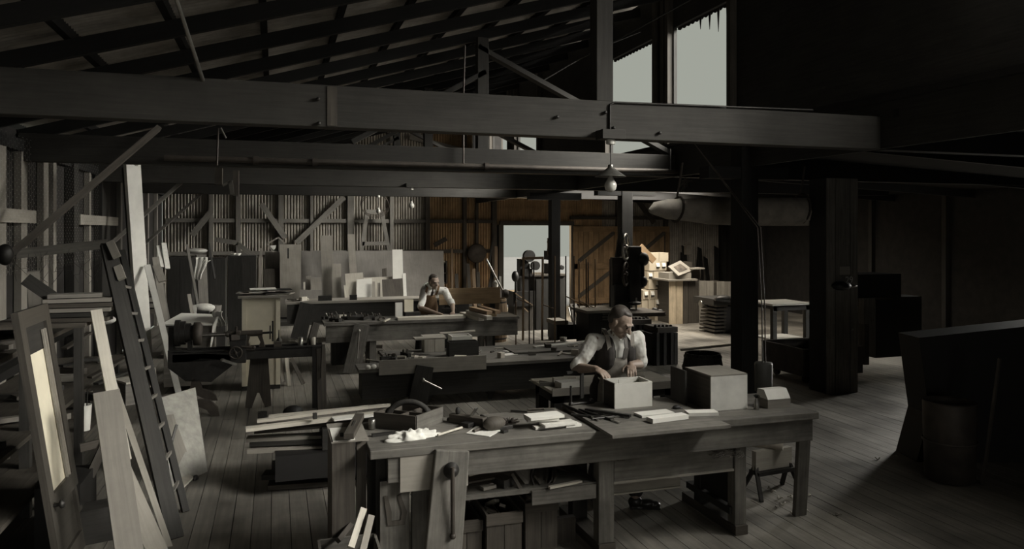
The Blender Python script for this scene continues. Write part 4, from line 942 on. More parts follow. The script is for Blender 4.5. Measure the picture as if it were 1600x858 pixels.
# ================================================================ FAR MAN'S BENCH
YA = 11.75; ha = .78
xa0, xa1 = PY(506, 505, YA).x, PY(812, 520, YA).x
t = bench('workbench', 'mid distance workbench with grey apron where the second man works', xa0, xa1, YA, ha, .7, .26, 'bench', (xa0+.75, xa1-.5))
chop(t, 549, 583, 566, 507, YA-.05, .26, 'bench', (561, 517, 558, 560))
MB().b2(PY(520, 505, YA).x, PY(560, 505, YA).x, YA+.2, YA+.5, .1, .6).build('under_box', 'dark', t)
litter(20, 512, 605, 496, 503, ha, ['tool', 'plane', 'block', 'stick', 'plane'], ('tools on the left of the second workbench', 'on the second bench'), 21)
one(MB().b2(PY(618, 490, 12.2).x, PY(629, 490, 12.2).x, 12.2, 12.24, ha, ha+.24), 'white_block', 'white', 'upright white block on the second bench left of the man', 'block')
for i, (u0, v0, u1, v1) in enumerate(((722, 490, 752, 499), (732, 487, 765, 497), (742, 483, 772, 492), (750, 480, 778, 488))):
    one(MB().bar(PZ(u0, v0, ha+.06*(i % 2)+.03), PZ(u1, v1, ha+.06*(i % 2)+.03), .09, .055), 'timber', 'warm' if i > 1 else 'pale', ['frontmost', 'second', 'third', 'rearmost'][i]+' square timber piled at right end of the second bench', 'timber')
one(MB().bar(PZ(737, 482, ha+.15), PZ(765, 489, ha+.15), .09, .055), 'timber', 'warm', 'topmost square timber on the pile at right of second bench', 'timber')
one(MB().b2(PY(622, 495, 11.78).x, PY(728, 495, 11.78).x, 11.78, 11.98, ha, ha+.04), 'pale_plank', 'pale', 'long pale plank along the front edge of the second bench', 'plank')
one(MB().b2(PY(672, 480, 12.0).x, PY(725, 480, 12.0).x, 12.0, 12.3, ha, ha+.02), 'work_board', 'tan', 'flat tan board under the second man\'s hands', 'board')
t = thing('long_plank', 'long plank coloured warm and bright on edge behind and right of the second man', 'plank', PY(735, 490, 13.2))
a, b_ = PY(688, 462, 13.2), PY(779, 458, 13.4)
for k in range(3): MB().bar((a.x, 13.3, .90+.1*k), (b_.x, 13.3, .90+.1*k), .03, .097, (0, 0, 1)).build('plank', 'warmp', t)
for xx in (a.x+.15, b_.x-.15): MB().b2(xx-.04, xx+.04, 13.26, 13.34, 0, .85).build('leg', 'dark', t)
t = thing('plane_on_bench', 'dark wooden plane pushed by the second man', 'hand plane', PZ(700, 487, ha+.02))
a = PZ(702, 487, ha+.02); MB().box(a+V((0, 0, .03)), (.24, .06, .06), -.3).build('body', 'dark', t); MB().ell(a+V((.07, -.02, .08)), (.02, .02, .03)).build('knob', 'dark', t)
# third bench behind
YC_ = 15.2; hc = .80
xc0, xc1 = PY(446, 470, YC_).x, PY(735, 466, YC_).x
t = bench('workbench', 'dark long bench in front of the leaning sheets', xc0, xc1, YC_, hc, .7, .38, 'dark', (xc0+.9, xc1-.9), top='tan')
chop(t, 466, 530, 480, 474, YC_-.05, .3, 'dark')
litter(7, 452, 492, 468.5, 472, hc, ['block', 'tool'], ('blocks on the left of the dark bench', 'on the dark rear bench'), 31)
one(MB().b2(PY(497, 465, 15.4).x, PY(518, 465, 15.4).x, 15.3, 15.4, hc, hc+.1), 'dark_block', 'dark', 'dark flat block on the dark bench before the sheets', 'block')
one(MB().b2(PY(546, 465, 15.4).x, PY(557, 465, 15.4).x, 15.3, 15.4, hc, hc+.1), 'dark_block', 'black', 'small black block at middle of the dark bench', 'block')
t = casebox('emblem_box', 632, 646, 469, 487.5, ha+.075, .12, 'cream', 'small pale box with dark emblem facing the second man', 'box')
one(MB().b2(PY(629, 495, 12.5).x, PY(652, 495, 12.5).x, 12.2, 12.43, ha, ha+.072), 'dark_block', 'dark', 'dark block below the small pale box on second bench', 'block')
# stuff between second and third bench
casebox('storage_box', 520, 548, 490, 520, .2, .4, 'dark', 'dark box on the floor behind the second bench', 'box')
litter(12, 500, 600, 540, 560, 0.0, ['block', 'block'], ('offcuts on floor under the second bench', 'on the floor below the second bench'), 33)
# ---- leaning sheets, from the back to the front
def sheet(u0, v0, u1, v1, ub, vb_, Y, mat, label, th=.02, lean=.12, zb=.55, round_=False):
    """u0,v0 top left  u1,v1 top right; ub = shift in x of the bottom edge in pixels"""
    a, b_ = PY(u0, v0, Y+lean), PY(u1, v1, Y+lean); c0, c1 = PY(u0+ub, vb_, Y), PY(u1+ub, vb_, Y); c0.z = c1.z = .1
    mb = MB(); mb.prism([c0, c1, b_, a], (0, th, 0)); return one(mb, 'plywood_sheet', mat, label, 'sheet')
rk = thing('sheet_rack', 'low dark rack that carries the leaning sheets along the back wall', 'rack', (2.0, 19.3, 0))
MB().b2(.0, 4.1, 18.0, 19.6, .0, .09).build('body', 'dark', rk)
sheet(470, 393, 598, 393, 0, 485, 19.3, 'greyboard', 'wide grey brown sheet behind the others, left half')
sheet(556, 392, 693, 392, 2, 485, 19.15, 'greyboard', 'wide grey brown sheet behind the others, right half')
sheet(414, 394, 438, 394, 0, 485, 19.1, 'mid', 'dark narrow sheet at the left end of the leaning sheets')
sheet(412, 420, 437, 420, 0, 485, 18.95, 'mid', 'dark framed board low at the left end of the sheets')
sheet(437, 382, 470, 382, 1, 485, 18.9, 'tan', 'tall pale sheet with small cut slot left of the wide sheet')
sheet(500, 368, 519, 368, 6, 485, 18.8, 'tan', 'tall slim board reaching highest among the left sheets')
sheet(543, 366, 554, 366, 7, 485, 18.75, 'tan', 'tall slim board leaning at the middle of the sheets')
sheet(613, 390, 629, 390, 2, 485, 18.5, 'paper', 'tall white board standing brightest among the sheets')
sheet(629, 427, 634, 427, 3, 485, 18.45, 'paper', 'slim white strip just right of the tall white board')
sheet(519, 412, 533, 412, 1, 485, 18.6, 'tan', 'round topped slim tan board right of the tall slim one')
sheet(478, 432, 486, 431, 1, 485, 18.6, 'tan', 'small narrow tan board low among the sheets')
sheet(485, 433, 502, 434, 2, 485, 18.5, 'tan', 'small tan square sheet below the wide sheet')
sheet(469, 453, 503, 453, 0, 485, 18.35, 'greyboard', 'low grey sheet lying across the foot of the small ones')
sheet(474, 441, 477, 441, 0, 485, 18.4, 'pale', 'very slim pale strip beside the small narrow board')
sheet(539, 428, 567, 426, 5, 485, 18.4, 'pale', 'pale square sheet tilted to the right')
sheet(568, 434, 613, 432, 2, 485, 18.55, 'pale', 'pale sheet behind the grey square one')
sheet(557, 437, 581, 435, 0, 485, 18.3, 'paper', 'whitish square sheet in front at the middle')
sheet(537, 446, 540, 446, 5, 485, 18.3, 'pale', 'thin pale triangular strip left of the tilted sheet')
sheet(582, 440, 586, 440, 0, 485, 18.2, 'tan', 'thin tan strip right of the whitish square sheet')
sheet(590, 442, 594, 442, 0, 485, 18.2, 'tan', 'thin tan strip left of the brown square board')
sheet(597, 437, 629, 435, 2, 485, 18.15, 'mid', 'brown square board in front at the right')
sheet(597, 420, 604, 419, 1, 485, 18.9, 'mid', 'small brown wedge behind the pale sheet')
one(MB().b2(PY(449, 390, 18.85).x, PY(451.5, 390, 18.85).x, 18.86, 18.88, PY(449, 404, 18.85).z, PY(449, 388, 18.85).z), 'hook', 'iron', 'small dark hook on the tall pale sheet', 'hook')
# lathe of leaning planks on the far-left of sheets
for i, (u0, v0, u1, v1) in enumerate(((404, 470, 408, 388), (365, 468, 357, 400), (396, 470, 400, 420))):
    A_ = PY(u0, v0, 18.4); A_.z = .1; one(MB().bar(A_, PY(u1, v1, 18.6), .06, .03, (0, -1, 0)), 'batten', 'tan' if i == 0 else 'stud', ('slim pale batten upright left of the sheets', 'slim batten among the dark cupboards at left', 'dim batten beside the slim pale one')[i], 'batten')
one(MB().bar(PY(335, 374, 17.0), PY(372, 380, 17.0), .1, .03, (0, -1, 0)).bar(PY(370, 380, 17.0), PY(402, 404, 17.0), .1, .03, (0, -1, 0)), 'curved_timber', 'stud', 'bent grey timber high above the left cupboards', 'timber')
# hanging picture/rag on wall
t = thing('hanging_set_square', 'wooden frame triangle with white rag hanging on a nail by the back wall', 'frame', PY(428, 400, 19.9))
A0, A1, A2 = PY(435, 371, 19.9), PY(418, 381, 19.9), PY(430, 398, 19.9)
for a, b_ in ((A0, A1), (A1, A2), (A0, PY(446, 381, 19.9))): MB().bar(a, b_, .035, .02, (0, -1, 0)).build('rail', 'tan', t)
MB().prism([PY(422, 384, 19.88), PY(432, 383, 19.88), PY(430, 389, 19.88), PY(427, 391, 19.88)], (0, .01, 0)).build('rag', 'cloth', t)
# hanging trestle + coil
t = thing('hanging_trestle', 'pale A shaped trestle hung high on the corrugated back wall', 'trestle', PY(587, 390, 20.0))
Yt = 20.05
for a, b_ in (((574, 330), (565, 392)), ((596, 330), (608, 392)), ((566, 381), (607, 380))): MB().bar(PY(*a, Yt), PY(*b_, Yt), .1, .04, (0, -1, 0)).build('leg' if a[1] == 330 else 'rung', 'stud', t)
MB().bar(PY(572, 331, Yt), PY(598, 331, Yt), .12, .06, (0, -1, 0)).build('top_beam', 'stud', t)
t = thing('wire_coil', 'loose coil of wire hanging over the pale trestle', 'coil', PY(585, 330, 19.9))
for k in range(3):
    c0 = PY(585+k*.8, 318+k*2, 19.9-.02*k); MB().tube([c0+V((.36*math.cos(q), 0, .30*math.sin(q))) for q in [2*PI*j/28 for j in range(28)]], .009, 5, closed=True).build('loop', 'rope', t)
# tool shelf and leaning boards right of man
t = thing('wall_rack', 'dark slatted board hanging at the back wall right of the sheets', 'rack', PY(680, 400, 20.1))
for k in range(5): a = PY(646+k*5.2, 400, 19.9); MB().b2(a.x-.04, a.x+.03, 19.95, 19.98, PY(650, 448, 19.9).z, PY(650, 398, 19.9).z).build('slat', 'dark', t)
MB().b2(PY(643, 400, 19.9).x, PY(672, 400, 19.9).x, 19.98, 20.02, PY(650, 400, 19.9).z, PY(650, 396, 19.9).z).build('rail', 'dark', t); MB().b2(PY(643, 400, 19.9).x, PY(672, 400, 19.9).x, 19.9, 20.02, PY(650, 453, 19.9).z, PY(650, 447, 19.9).z).build('rail', 'dark', t)
t = thing('tool_shelf', 'small open wall shelf with bright bits on top behind the second man', 'shelf', PY(686, 440, 20.0))
xs = [PY(u, 420, 19.9).x for u in (676, 698)]
for v in (411, 427, 443): z = PY(686, v, 19.9).z; MB().b2(xs[0], xs[1], 19.9, 20.2, z-.015, z+.015).build('shelf_board', 'mid', t)
for xx in xs: MB().b2(xx-.02, xx+.02, 19.9, 20.2, PY(686, 443, 19.9).z, PY(686, 408, 19.9).z).build('side_panel', 'mid', t)
MB().b2(xs[0], xs[1], 20.2, 20.22, PY(686, 443, 19.9).z, PY(686, 411, 19.9).z).build('back_board', 'black', t)
for i, u in enumerate((680, 689, 694)): one(MB().box(PY(u, 409.2, 20.0), (.09, .1, .05), .2*i), 'small_box', 'cream', ['left', 'middle', 'right'][i]+' pale bit on top of the small wall shelf', 'box')
one(MB().lathe([(.0, -.03), (.25, -.02), (.27, 0), (.25, .02), (.1, .05), (.0, .055)], PY(745, 396, 20.1), 28, (0, -1, 0)), 'round_disc', 'drum', 'round dark metal disc hanging left of the bright doorway', 'disc')
for i, (u0, v0, u1, v1, m_) in enumerate(((707, 468, 706, 388, 'warm'), (716, 470, 713, 428, 'mid'), (736, 468, 731, 412, 'mid'), (743, 468, 740, 420, 'warm'), (749, 468, 747, 425, 'mid'), (757, 468, 770, 425, 'dark'), (775, 470, 775, 385, 'warm'), (765, 410, 771, 365, 'dark'))):
    A_ = PY(u0, v0, 19.5); A_.z = 0 if v0 >= 468 else A_.z
    one(MB().bar(A_, PY(u1, v1, 19.9), .09 if i not in (0, 7) else .045, .03, (0, -1, 0)), 'leaning_board', m_, ['tall slim warm batten right of the wall shelf', 'short brown board next to the tall slim batten', 'brown board under the round disc, leftmost', 'warm board under the round disc, middle', 'brown board under the round disc, right', 'dark tilted board left of the doorway', 'warm board standing against the door jamb', 'thin dark strip high left of the doorway'][i], 'board')
one(MB().box(PY(688, 378, 20.05), (.38, .05, .12), 0, 0, -.5), 'wall_block', 'mid', 'brown slanted block fixed high on the wall over the shelf', 'block')
# mop / pole with white lamp
t = thing('long_mallet', 'long pole with round wooden head leaning at the doorway', 'mallet', PY(790, 470, 14.5))
a, b_ = PY(760, 405, 14.6), PY(788, 459, 14.5); MB().tube([a, b_], .018, 8).build('handle', 'steel', t); MB().lathe([(.09, -.05), (.1, 0), (.09, .05)], b_+V((.02, 0, -.01)), 16, (1, 0, 0)).build('head', 'mid', t)
one(MB().tube([PY(775, 445, 14.9), PY(774, 455, 14.9), PY(776, 466, 14.9)], [.05, .035, .02], 10).ell(PY(775, 442, 14.9), (.06, .05, .05)), 'white_glove', 'cloth', 'white rag hanging beside the long mallet', 'rag')
one(MB().bar(PY(781.5, 467, 14.7), PY(781.5, 432, 14.7), .045, .03, (0, -1, 0)), 'white_batten', 'white', 'short white upright batten in front of the doorway edge', 'batten')
# barrel
def barrel(label, c, r, h, mat, name='barrel', hoopm='iron', n=20):
    t = thing(name, label, 'barrel', c)
    st = []
    for k in range(n):
        a0, a1 = 2*PI*k/n+.01, 2*PI*(k+1)/n-.01; mb = MB(); P = []; zs = [0, .25, .5, .75, 1]
        for z in zs:
            rr = r*(.86+.14*math.sin(PI*z)); 
            for a in (a0, a1): P += [V((rr*math.cos(a), rr*math.sin(a), z*h)), V(((rr-.02)*math.cos(a), (rr-.02)*math.sin(a), z*h))]
        fs = []
        for i in range(4):
            o = i*4; q = o+4; fs += [(o, o+2, q+2, q), (o+1, q+1, q+3, o+3), (o, q, q+1, o+1), (o+2, o+3, q+3, q+2)]
        fs += [(0, 1, 3, 2), (16, 18, 19, 17)]; mb.add(P, fs); mb.build('stave', mat, t, local=True)
    for z in (.08, .3, .68, .92): rr = r*(.86+.14*math.sin(PI*z))+.004; MB().lathe([(rr, z*h-.015), (rr+.003, z*h), (rr, z*h+.015)], (0, 0, 0), 28, cap=False).build('hoop', hoopm, t, local=True)
    MB().lathe([(0, .9*h), (r*.85, .9*h)], (0, 0, 0), 20).build('contents', 'black', t, local=True)
    return t
barrel('tan wooden barrel at the right end of the second bench', PZ(774, 533, 0), .25, .85, 'warm')
barrel('dark barrel with white lined rim under a long batten', PZ(1098, 620, 0), .27, .58, 'dark', n=16)
one(MB().bar(PD(1064, 547, 10.0), PD(1160, 537, 10.1), .05, .025), 'long_batten', 'pale', 'pale batten laid across the dark barrel', 'batten')
# far man
Ym = 12.45
q = lambda u, v, Y: tuple(PY(u, v, Y))
J = dict(pelvis=(2.52, 12.87, .86), chest=(2.52, 12.68, 1.13), neck=(2.54, 12.53, 1.30), head=q(678, 441, 12.38),
 rs=q(662, 457, 12.6), ls=q(695, 454, 12.6), re=q(657, 481, 12.42), le=q(707, 476, 12.40), rw=q(684, 490, 12.12), lw=q(708, 488, 12.12),
 rhand=((.8, -.55, -.1), (.2, -.3, -.9), (.6, .6, .2)), lhand=((-.3, -.9, -.15), (0, -.3, -.9), (-.9, 0, 0)),
 rh=(2.42, 12.88, .82), rk=(2.40, 12.84, .42), ra=(2.38, 12.9, .1), lh=(2.62, 12.88, .82), lk=(2.64, 12.84, .42), la=(2.66, 12.9, .1),
 rtoe=(-.2, -1, 0), ltoe=(.2, -1, 0), curl=1.0)
person('young dark haired man in shirt, tie and tan apron at the second bench', (2.5, 12.7, 0), J, .0075, dict(tie='darktie', overall='overall_tan'), yaw=.35, pitch=.3, hk=1.0)
# ================================================================ LEFT FOREGROUND
def lean(name, a, b_, w_, h_, mat, label, cat='board', n=(.3, -1, 0)):
    return one(MB().bar(a, b_, w_, h_, n), name, mat, label, cat)
# shelving along the left wall
t = thing('wall_shelving', 'dark open wooden shelving full of scraps along the left wall', 'shelving', (-2.1, 8.0, 0))
for z, xr in ((1.34, -1.75), (.67, -1.75), (.38, -1.6)):
    for k in range(3): MB().b2(-2.6+k*(xr+2.6)/3+.002, -2.6+(k+1)*(xr+2.6)/3, 4.9, 10.2 if z < 1 else 8.1, z-.035, z).build('shelf_board', 'mid', t)
for yy in (5.0, 6.6, 8.3, 10.0):
    MB().b2(-1.86, -1.79, yy-.035, yy+.035, 0, 1.31 if yy < 8.2 else .64).build('post', 'dark', t)
for yy in (5.4, 8.0): MB().bar((-2.6, yy, .8), (-1.8, yy, 1.28), .05, .06).build('bracket', 'dark', t)
MB().b2(-2.62, -2.58, 4.9, 10.2, .7, 1.3).build('back_board', 'black', t)
# stack of boards on a shelf above
t = thing('upper_shelf', 'short upper shelf on brackets holding a stack of boards, left wall', 'shelf', (-2.2, 6.9, 1.4))
MB().b2(-2.6, -1.42, 6.6, 6.95, 1.44, 1.475).build('shelf_board', 'mid', t); MB().b2(-1.5, -1.44, 6.6, 6.66, 0, 1.44).build('post', 'dark', t)
for k, (u0, u1, v, m_) in enumerate(((60, 172, 487, 'mid'), (70, 168, 480, 'dark'), (75, 175, 474, 'tan'), (72, 178, 466, 'mid'), (70, 176, 459, 'tan'), (76, 160, 453, 'stud'))):
    a, b_ = PY(u0, v-5, 6.75), PY(u1, v, 6.7+.02*k); a.z = b_.z = 1.495+.037*k; lean('board', a, b_, .16, .03, m_, ['lowest', 'second from lowest', 'third', 'fourth', 'fifth', 'topmost, shortest'][k]+' board of the stack on the upper left shelf', n=(0, 0, 1))
lean('short_board', PD(55, 488, 6.3), PD(52, 424, 6.2), .09, .03, 'tan', 'short pale board standing upright beside the board stack')
lean('dark_board', PD(40, 436, 6.0), PD(122, 492, 6.1), .1, .03, 'dark', 'dark board slanting down in front of the board stack')
# wire-topped rail
t = thing('wire_rail', 'weathered horizontal rail with torn wire above the left shelves', 'rail', PD(95, 390, 7.0))
MB().bar(PD(14, 398, 7.0), PD(168, 381, 7.4), .05, .09).build('rail', 'stud', t)
mb = MB(); random.seed(5)
for i in range(26):
    a = PD(random.uniform(25, 160), random.uniform(388, 398), 7.0); mb.tube([a, a+V((random.uniform(-.05, .05), 0, -random.uniform(.05, .2))), a+V((random.uniform(-.15, .15), .02, -random.uniform(.15, .3)))], .0018, 3, cap=False)
mb.build('torn_wire', 'iron', t)
MB().ell(PD(8, 398, 6.9), (.07, .07, .1)).build('bracket', 'iron', t)
lean('brace_pole', PD(12, 402, 6.95), PD(248, 200, 8.4), .06, .075, 'mid', 'long diagonal brace rising from the left rail to the roof beam', 'brace', (.3, -1, .3))
# glazed door
O = V((-1.28, 5.31, 0)); T_ = V((-1.53, 5.31, 1.69)); hh = (T_-O).normalized(); wv = V((0, 1, 0)); nn_ = wv.cross(hh)*1.0
if nn_.x < 0: nn_ = -nn_
t = thing('leaning_door', 'tall narrow panelled door with cream upper panel leaning at far left', 'door', O)
def dpan(a0, a1, b0, b1, off, th, name, mat, par):
    c0 = O+wv*((a0+a1)/2)+hh*((b0+b1)/2)+nn_*off; return MB().obox(c0, wv, hh, nn_, a1-a0, b1-b0, th).build(name, mat, par)
dpan(0, .10, 0, 1.71, 0, .04, 'stile', 'doord', t); dpan(.54, .64, 0, 1.71, 0, .04, 'stile', 'doord', t)
for a_, b_ in ((0, .12), (.42, .53), (1.6, 1.71)): dpan(.10, .54, a_, b_, 0, .04, 'rail', 'doord', t)
tag(dpan(.10, .54, .53, 1.42, -.008, .014, 'panel', 'cream', t), 'cream coloured upper panel'); dpan(.10, .54, 1.42, 1.6, -.008, .014, 'panel', 'dark', t); dpan(.10, .54, .12, .42, -.008, .014, 'panel', 'doord', t)
for a_ in (.44, .50): dpan(a_, a_+.016, .53, 1.55, .012, .012, 'molding', 'tan', t)
k_ = O+wv*.05+hh*.47+nn_*.02; MB().lathe([(.012, 0), (.012, .03), (.028, .04), (.03, .055), (.0, .065)], k_, 12, nn_).build('knob', 'iron', t)
# planks
lean('wide_plank', PD(216, 960, 4.55), PD(166, 612, 4.95), .155, .035, 'plankt', 'wide pale plank leaning right of the narrow panelled door', n=(.35, -1, .1))
lean('narrow_batten', PD(196, 720, 5.15), PD(150, 485, 5.45), .075, .03, 'pale', 'narrow pale batten leaning up behind the wide plank', n=(.4, -1, .1))
o = lean('pole', PD(266, 858, 5.22), PD(178, 600, 5.5), .04, .035, 'tan', 'long thin tan pole leaning between wide plank and dark trestle', 'pole')
lean('board_offcut', PD(250, 870, 5.0), PD(190, 735, 5.1), .12, .02, 'tan', 'short tan board low behind the wide pale plank', n=(.4, -1, 0))
# dark ladder-like trestle
t = thing('leaning_ladder', 'long dark ladder leaning left with small pale rungs', 'ladder', PZ(283, 835, 0))
a, b_ = PZ(274, 842, 0), PD(168, 382, 6.3); MB().bar(a, b_, .11, .045, (.5, -1, 0)).build('rail', 'dark', t)
a2, b2_ = PZ(290, 800, 0), PD(190, 392, 6.6); MB().bar(a2, b2_, .05, .04, (.5, -1, 0)).build('rail', 'dark', t)
for k in range(1, 9): f_ = k/9.5; MB().bar(a+(b_-a)*f_, a2+(b2_-a2)*f_, .022, .022).build('rung', 'stud', t)
tag(MB().bar(PD(172, 378, 6.25), PD(183, 402, 6.2), .06, .03, (0, -1, 0)).build('slat', 'tan', t), 'pale piece at the ladder top'); tag(MB().bar(PD(184, 416, 6.2), PD(191, 436, 6.15), .06, .03, (0, -1, 0)).build('slat', 'tan', t), 'second pale piece below the ladder top')
# tall white plank
t = thing('tall_white_plank', 'very tall white plank standing upright near the left wall', 'plank', PZ(228, 610, 0))
a, b_ = PZ(229, 606, 0), PD(206, 250, 9.4); MB().bar(a, b_, .215, .05, (.75, -.66, 0)).build('plank', 'white', t); MB().bar(PD(197, 246, 9.3), PD(215, 256, 9.3), .06, .06).build('cap', 'tan', t)
MB().bar(PD(210, 408, 10.1), PD(228, 408, 10.1), .06, .07).build('cleat', 'tan', t); MB().bar(a+V((-.1, .05, 0)), b_+V((-.1, .05, -.1)), .04, .06, (.1, -1, 0)).build('side_board', 'dark', t)
lean('white_batten', PZ(281, 625, 0)+V((-.0, 0, .02)), PD(230, 414, 9.9), .075, .03, 'white', 'slim white batten leaning right of the tall white plank')
lean('white_post', PD(240, 604, 9.9), PD(237, 575, 9.9), .09, .05, 'pale', 'small pale block at the foot of the tall white plank', 'block')
# white panel and brown board
mb = MB(); mb.prism([PD(249, 622, 7.0), PD(303, 606, 7.35), PZ(322, 738, 0), PZ(268, 762, 0)], (.012, .015, 0)); one(mb, 'white_board', 'panelw', 'speckled white panel leaning at an angle behind the dark ladder', 'panel')
mb = MB(); mb.prism([PD(254, 650, 6.75), PD(269, 648, 6.8), PZ(301, 738, .02), PZ(276, 752, .02)], (.01, .012, 0)); one(mb, 'brown_board', 'tan', 'triangular brown board in front of the speckled white panel', 'board')
mb = MB(); mb.prism([PZ(276, 730, .02), PZ(302, 748, .02), PZ(288, 762, .02)], (0, 0, .015)); one(mb, 'floor_scrap', 'pale', 'pale scrap on the floor at the foot of the white panel', 'scrap')
one(MB().lathe([(.0, 0), (.03, 0), (.03, .02), (0, .02)], PZ(304, 748, .01), 14, (1, -.5, .2)), 'pulley', 'iron', 'small black wheel at the foot of the white panel', 'wheel')
lean('short_strip', PD(268, 692, 6.5), PD(276, 664, 6.6), .02, .02, 'iron', 'short dark strip leaning on the brown board', 'strip')
# bucket and clutter
a = PZ(131, 672, .385); t = thing('paint_bucket', 'paint splashed bucket with brushes on the low left shelf', 'bucket', (-1.7, 6.35, .385))
c_ = PD(131, 672, 6.78); c_.z = .39; MB().lathe([(.05, 0), (.065, .23), (.058, .23), (.045, .01)], c_, 20).build('bucket', 'white', t)
for d in (-.03, .0, .02): MB().tube([c_+V((d, 0, .1)), c_+V((d*1.5, 0, .36))], .006, 6).build('brush_handle', 'iron', t)
random.seed(8)
names = [('wood_block', 'block'), ('short_board', 'board'), ('iron_part', 'part')]
for sh_, z, y1 in (('top', 1.345, 7.9), ('middle', .675, 9.8), ('bottom', .385, 9.8)):
    ys_ = sorted(random.uniform(5.6, y1) for _ in range(11))
    for i, y in enumerate(ys_):
        k = names[i % 3]; m_ = ['mid', 'dark', 'iron', 'tan', 'mid'][i % 5]
        one(MB().box((-1.95+random.uniform(-.35, .12), y, z+.035), (random.uniform(.1, .3), random.uniform(.04, .1), random.uniform(.03, .07)), random.uniform(0, 3)), k[0], m_, '%s scrap from the near end on the %s left shelf, %s' % (ORD[i], sh_, {'mid': 'brown', 'dark': 'dark', 'iron': 'black', 'tan': 'tan'}[m_]), k[1], 'scraps on the left shelving')
t = thing('drawer', 'grey wooden drawer pulled out at an angle on the left shelf', 'drawer', PD(198, 615, 7.4))
c_ = PD(198, 612, 7.4); MB().box(c_, (.14, .35, .2), .5).build('front_panel', 'stud', t); MB().box(c_+V((0, 0, .11)), (.15, .3, .02), .6).build('top', 'pale', t)
for i, (u0, v0, u1, v1) in enumerate(((95, 572, 150, 560), (140, 590, 195, 560), (100, 545, 140, 520), (120, 560, 175, 566), (150, 600, 196, 582))):
    lean('short_board', PD(u0, v0, 7.2), PD(u1, v1, 7.6), .06, .02, ['dark', 'mid', 'mid', 'iron', 'dark'][i], ['dark slat lying deep on the left shelf', 'brown slat reaching out of the left shelf', 'short brown slat high on the left shelf', 'iron bar among the slats on the left shelf', 'lowest dark slat jutting from left shelf'][i], 'slat', (0, 0, 1))
one(MB().ell(PD(165, 500, 7.9), (.1, .06, .05)), 'white_bundle', 'cloth', 'small pale bundle on the shelf right of the board stack', 'bundle')
one(MB().b2(-1.58, -1.3, 5.9, 6.4, 0, .42), 'dark_chest', 'black', 'dark chest on the floor under the left shelving', 'chest')
one(MB().box((-1.2, 6.0, .12), (.35, .2, .24), .3), 'dark_crate', 'dark', 'dim open crate on the floor behind the leaning planks', 'crate')
for i, (u0, v0, u1, v1) in enumerate(((125, 700, 165, 690), (140, 745, 170, 680), (150, 830, 165, 810))): lean('scrap_board', PD(u0, v0, 5.6), PD(u1, v1, 5.7), .06, .03, 'mid', ['upper', 'middle', 'lowest'][i]+' dim scrap board below the paint bucket', 'board')
# ================================================================ LATHE
YL = 9.6
t = thing('metal_lathe', 'long metalworking lathe on cast legs at left of the shop', 'lathe', (-.5, YL+.1, 0))
def LY(u, v, Y=YL): return PY(u, v, Y)
x0, x1 = LY(268, 540).x, LY(505, 545).x; zb = LY(400, 545).z
MB().b2(x0, x1, YL, YL+.3, zb-.13, zb-.02).b2(x0, x1, YL+.0, YL+.05, zb-.02, zb+.01).b2(x0, x1, YL+.22, YL+.27, zb-.02, zb+.01).build('bed', 'iron', t, bevel=.01)
pr = [LY(262, 548), LY(262, 575), LY(290, 596), LY(330, 597), LY(362, 572), LY(372, 556)]; MB().prism(pr, (0, .3, 0)).build('apron_casting', 'iron', t)
hs = LY(306, 524)
sp = MB()
for k, r_ in enumerate((.16, .14, .115, .09)): sp.lathe([(r_, 0), (r_, .055)], LY(272, 523)+V((.057*k, .12, 0)), 24, (1, 0, 0))
sp.build('cone_pulley', 'iron', t)
MB().lathe([(.1, 0), (.14, .01), (.14, .08), (.11, .1)], LY(300, 524)+V((0, .12, 0)), 24, (1, 0, 0)).build('chuck', 'drum', t)
MB().tube([LY(312, 526)+V((0, .12, 0)), LY(358, 524)+V((0, .12, 0))], .025, 10).ell(LY(356, 524)+V((0, .12, 0)), (.05, .04, .04)).build('workpiece', 'steel', t)
MB().b2(LY(262, 520).x, LY(270, 520).x, YL+.05, YL+.22, zb, LY(268, 512).z).b2(LY(292, 520).x, LY(298, 520).x, YL+.05, YL+.22, zb, LY(295, 512).z).build('headstock', 'iron', t)
MB().b2(LY(360, 540).x, LY(385, 540).x, YL-.1, YL+.25, zb-.15, LY(370, 532).z).box(LY(372, 530)+V((0, .1, 0)), (.2, .12, .08)).build('carriage', 'iron', t, bevel=.008)
hw = LY(369, 549)+V((0, -.12, 0))
mb = MB().tube([hw+V((.07*math.cos(a), 0, .07*math.sin(a))) for a in [2*PI*k/20 for k in range(20)]], .011, 6, closed=True).ell(hw, (.02, .03, .02))
for k in range(4): mb.tube([hw, hw+V((.07*math.cos(k*PI/2+.4), 0, .07*math.sin(k*PI/2+.4)))], .007, 5)
mb.build('hand_wheel', 'drum', t)
MB().bar(LY(349, 560)+V((0, -.12, 0)), LY(371, 567)+V((0, -.12, 0)), .035, .03).ell(LY(349, 560)+V((0, -.12, 0)), (.03, .02, .02)).build('lever', 'steel', t)
MB().tube([LY(352, 548)+V((0, -.03, 0)), LY(398, 546)+V((0, -.03, 0))], .014, 6).tube([LY(378, 540)+V((0, -.1, 0)), LY(396, 541)+V((0, -.1, 0))], .016, 6).ell(LY(397, 541)+V((0, -.1, 0)), (.022,)*3).build('feed_screw', 'drum', t)
MB().box(LY(366, 527)+V((0, .02, 0)), (.1, .1, .07), .3).box(LY(372, 521)+V((0, .04, 0)), (.05, .12, .05)).lathe([(.012, 0), (.012, .07)], LY(369, 520)+V((0, .04, 0)), 8).build('tool_post', 'drum', t, bevel=.004)
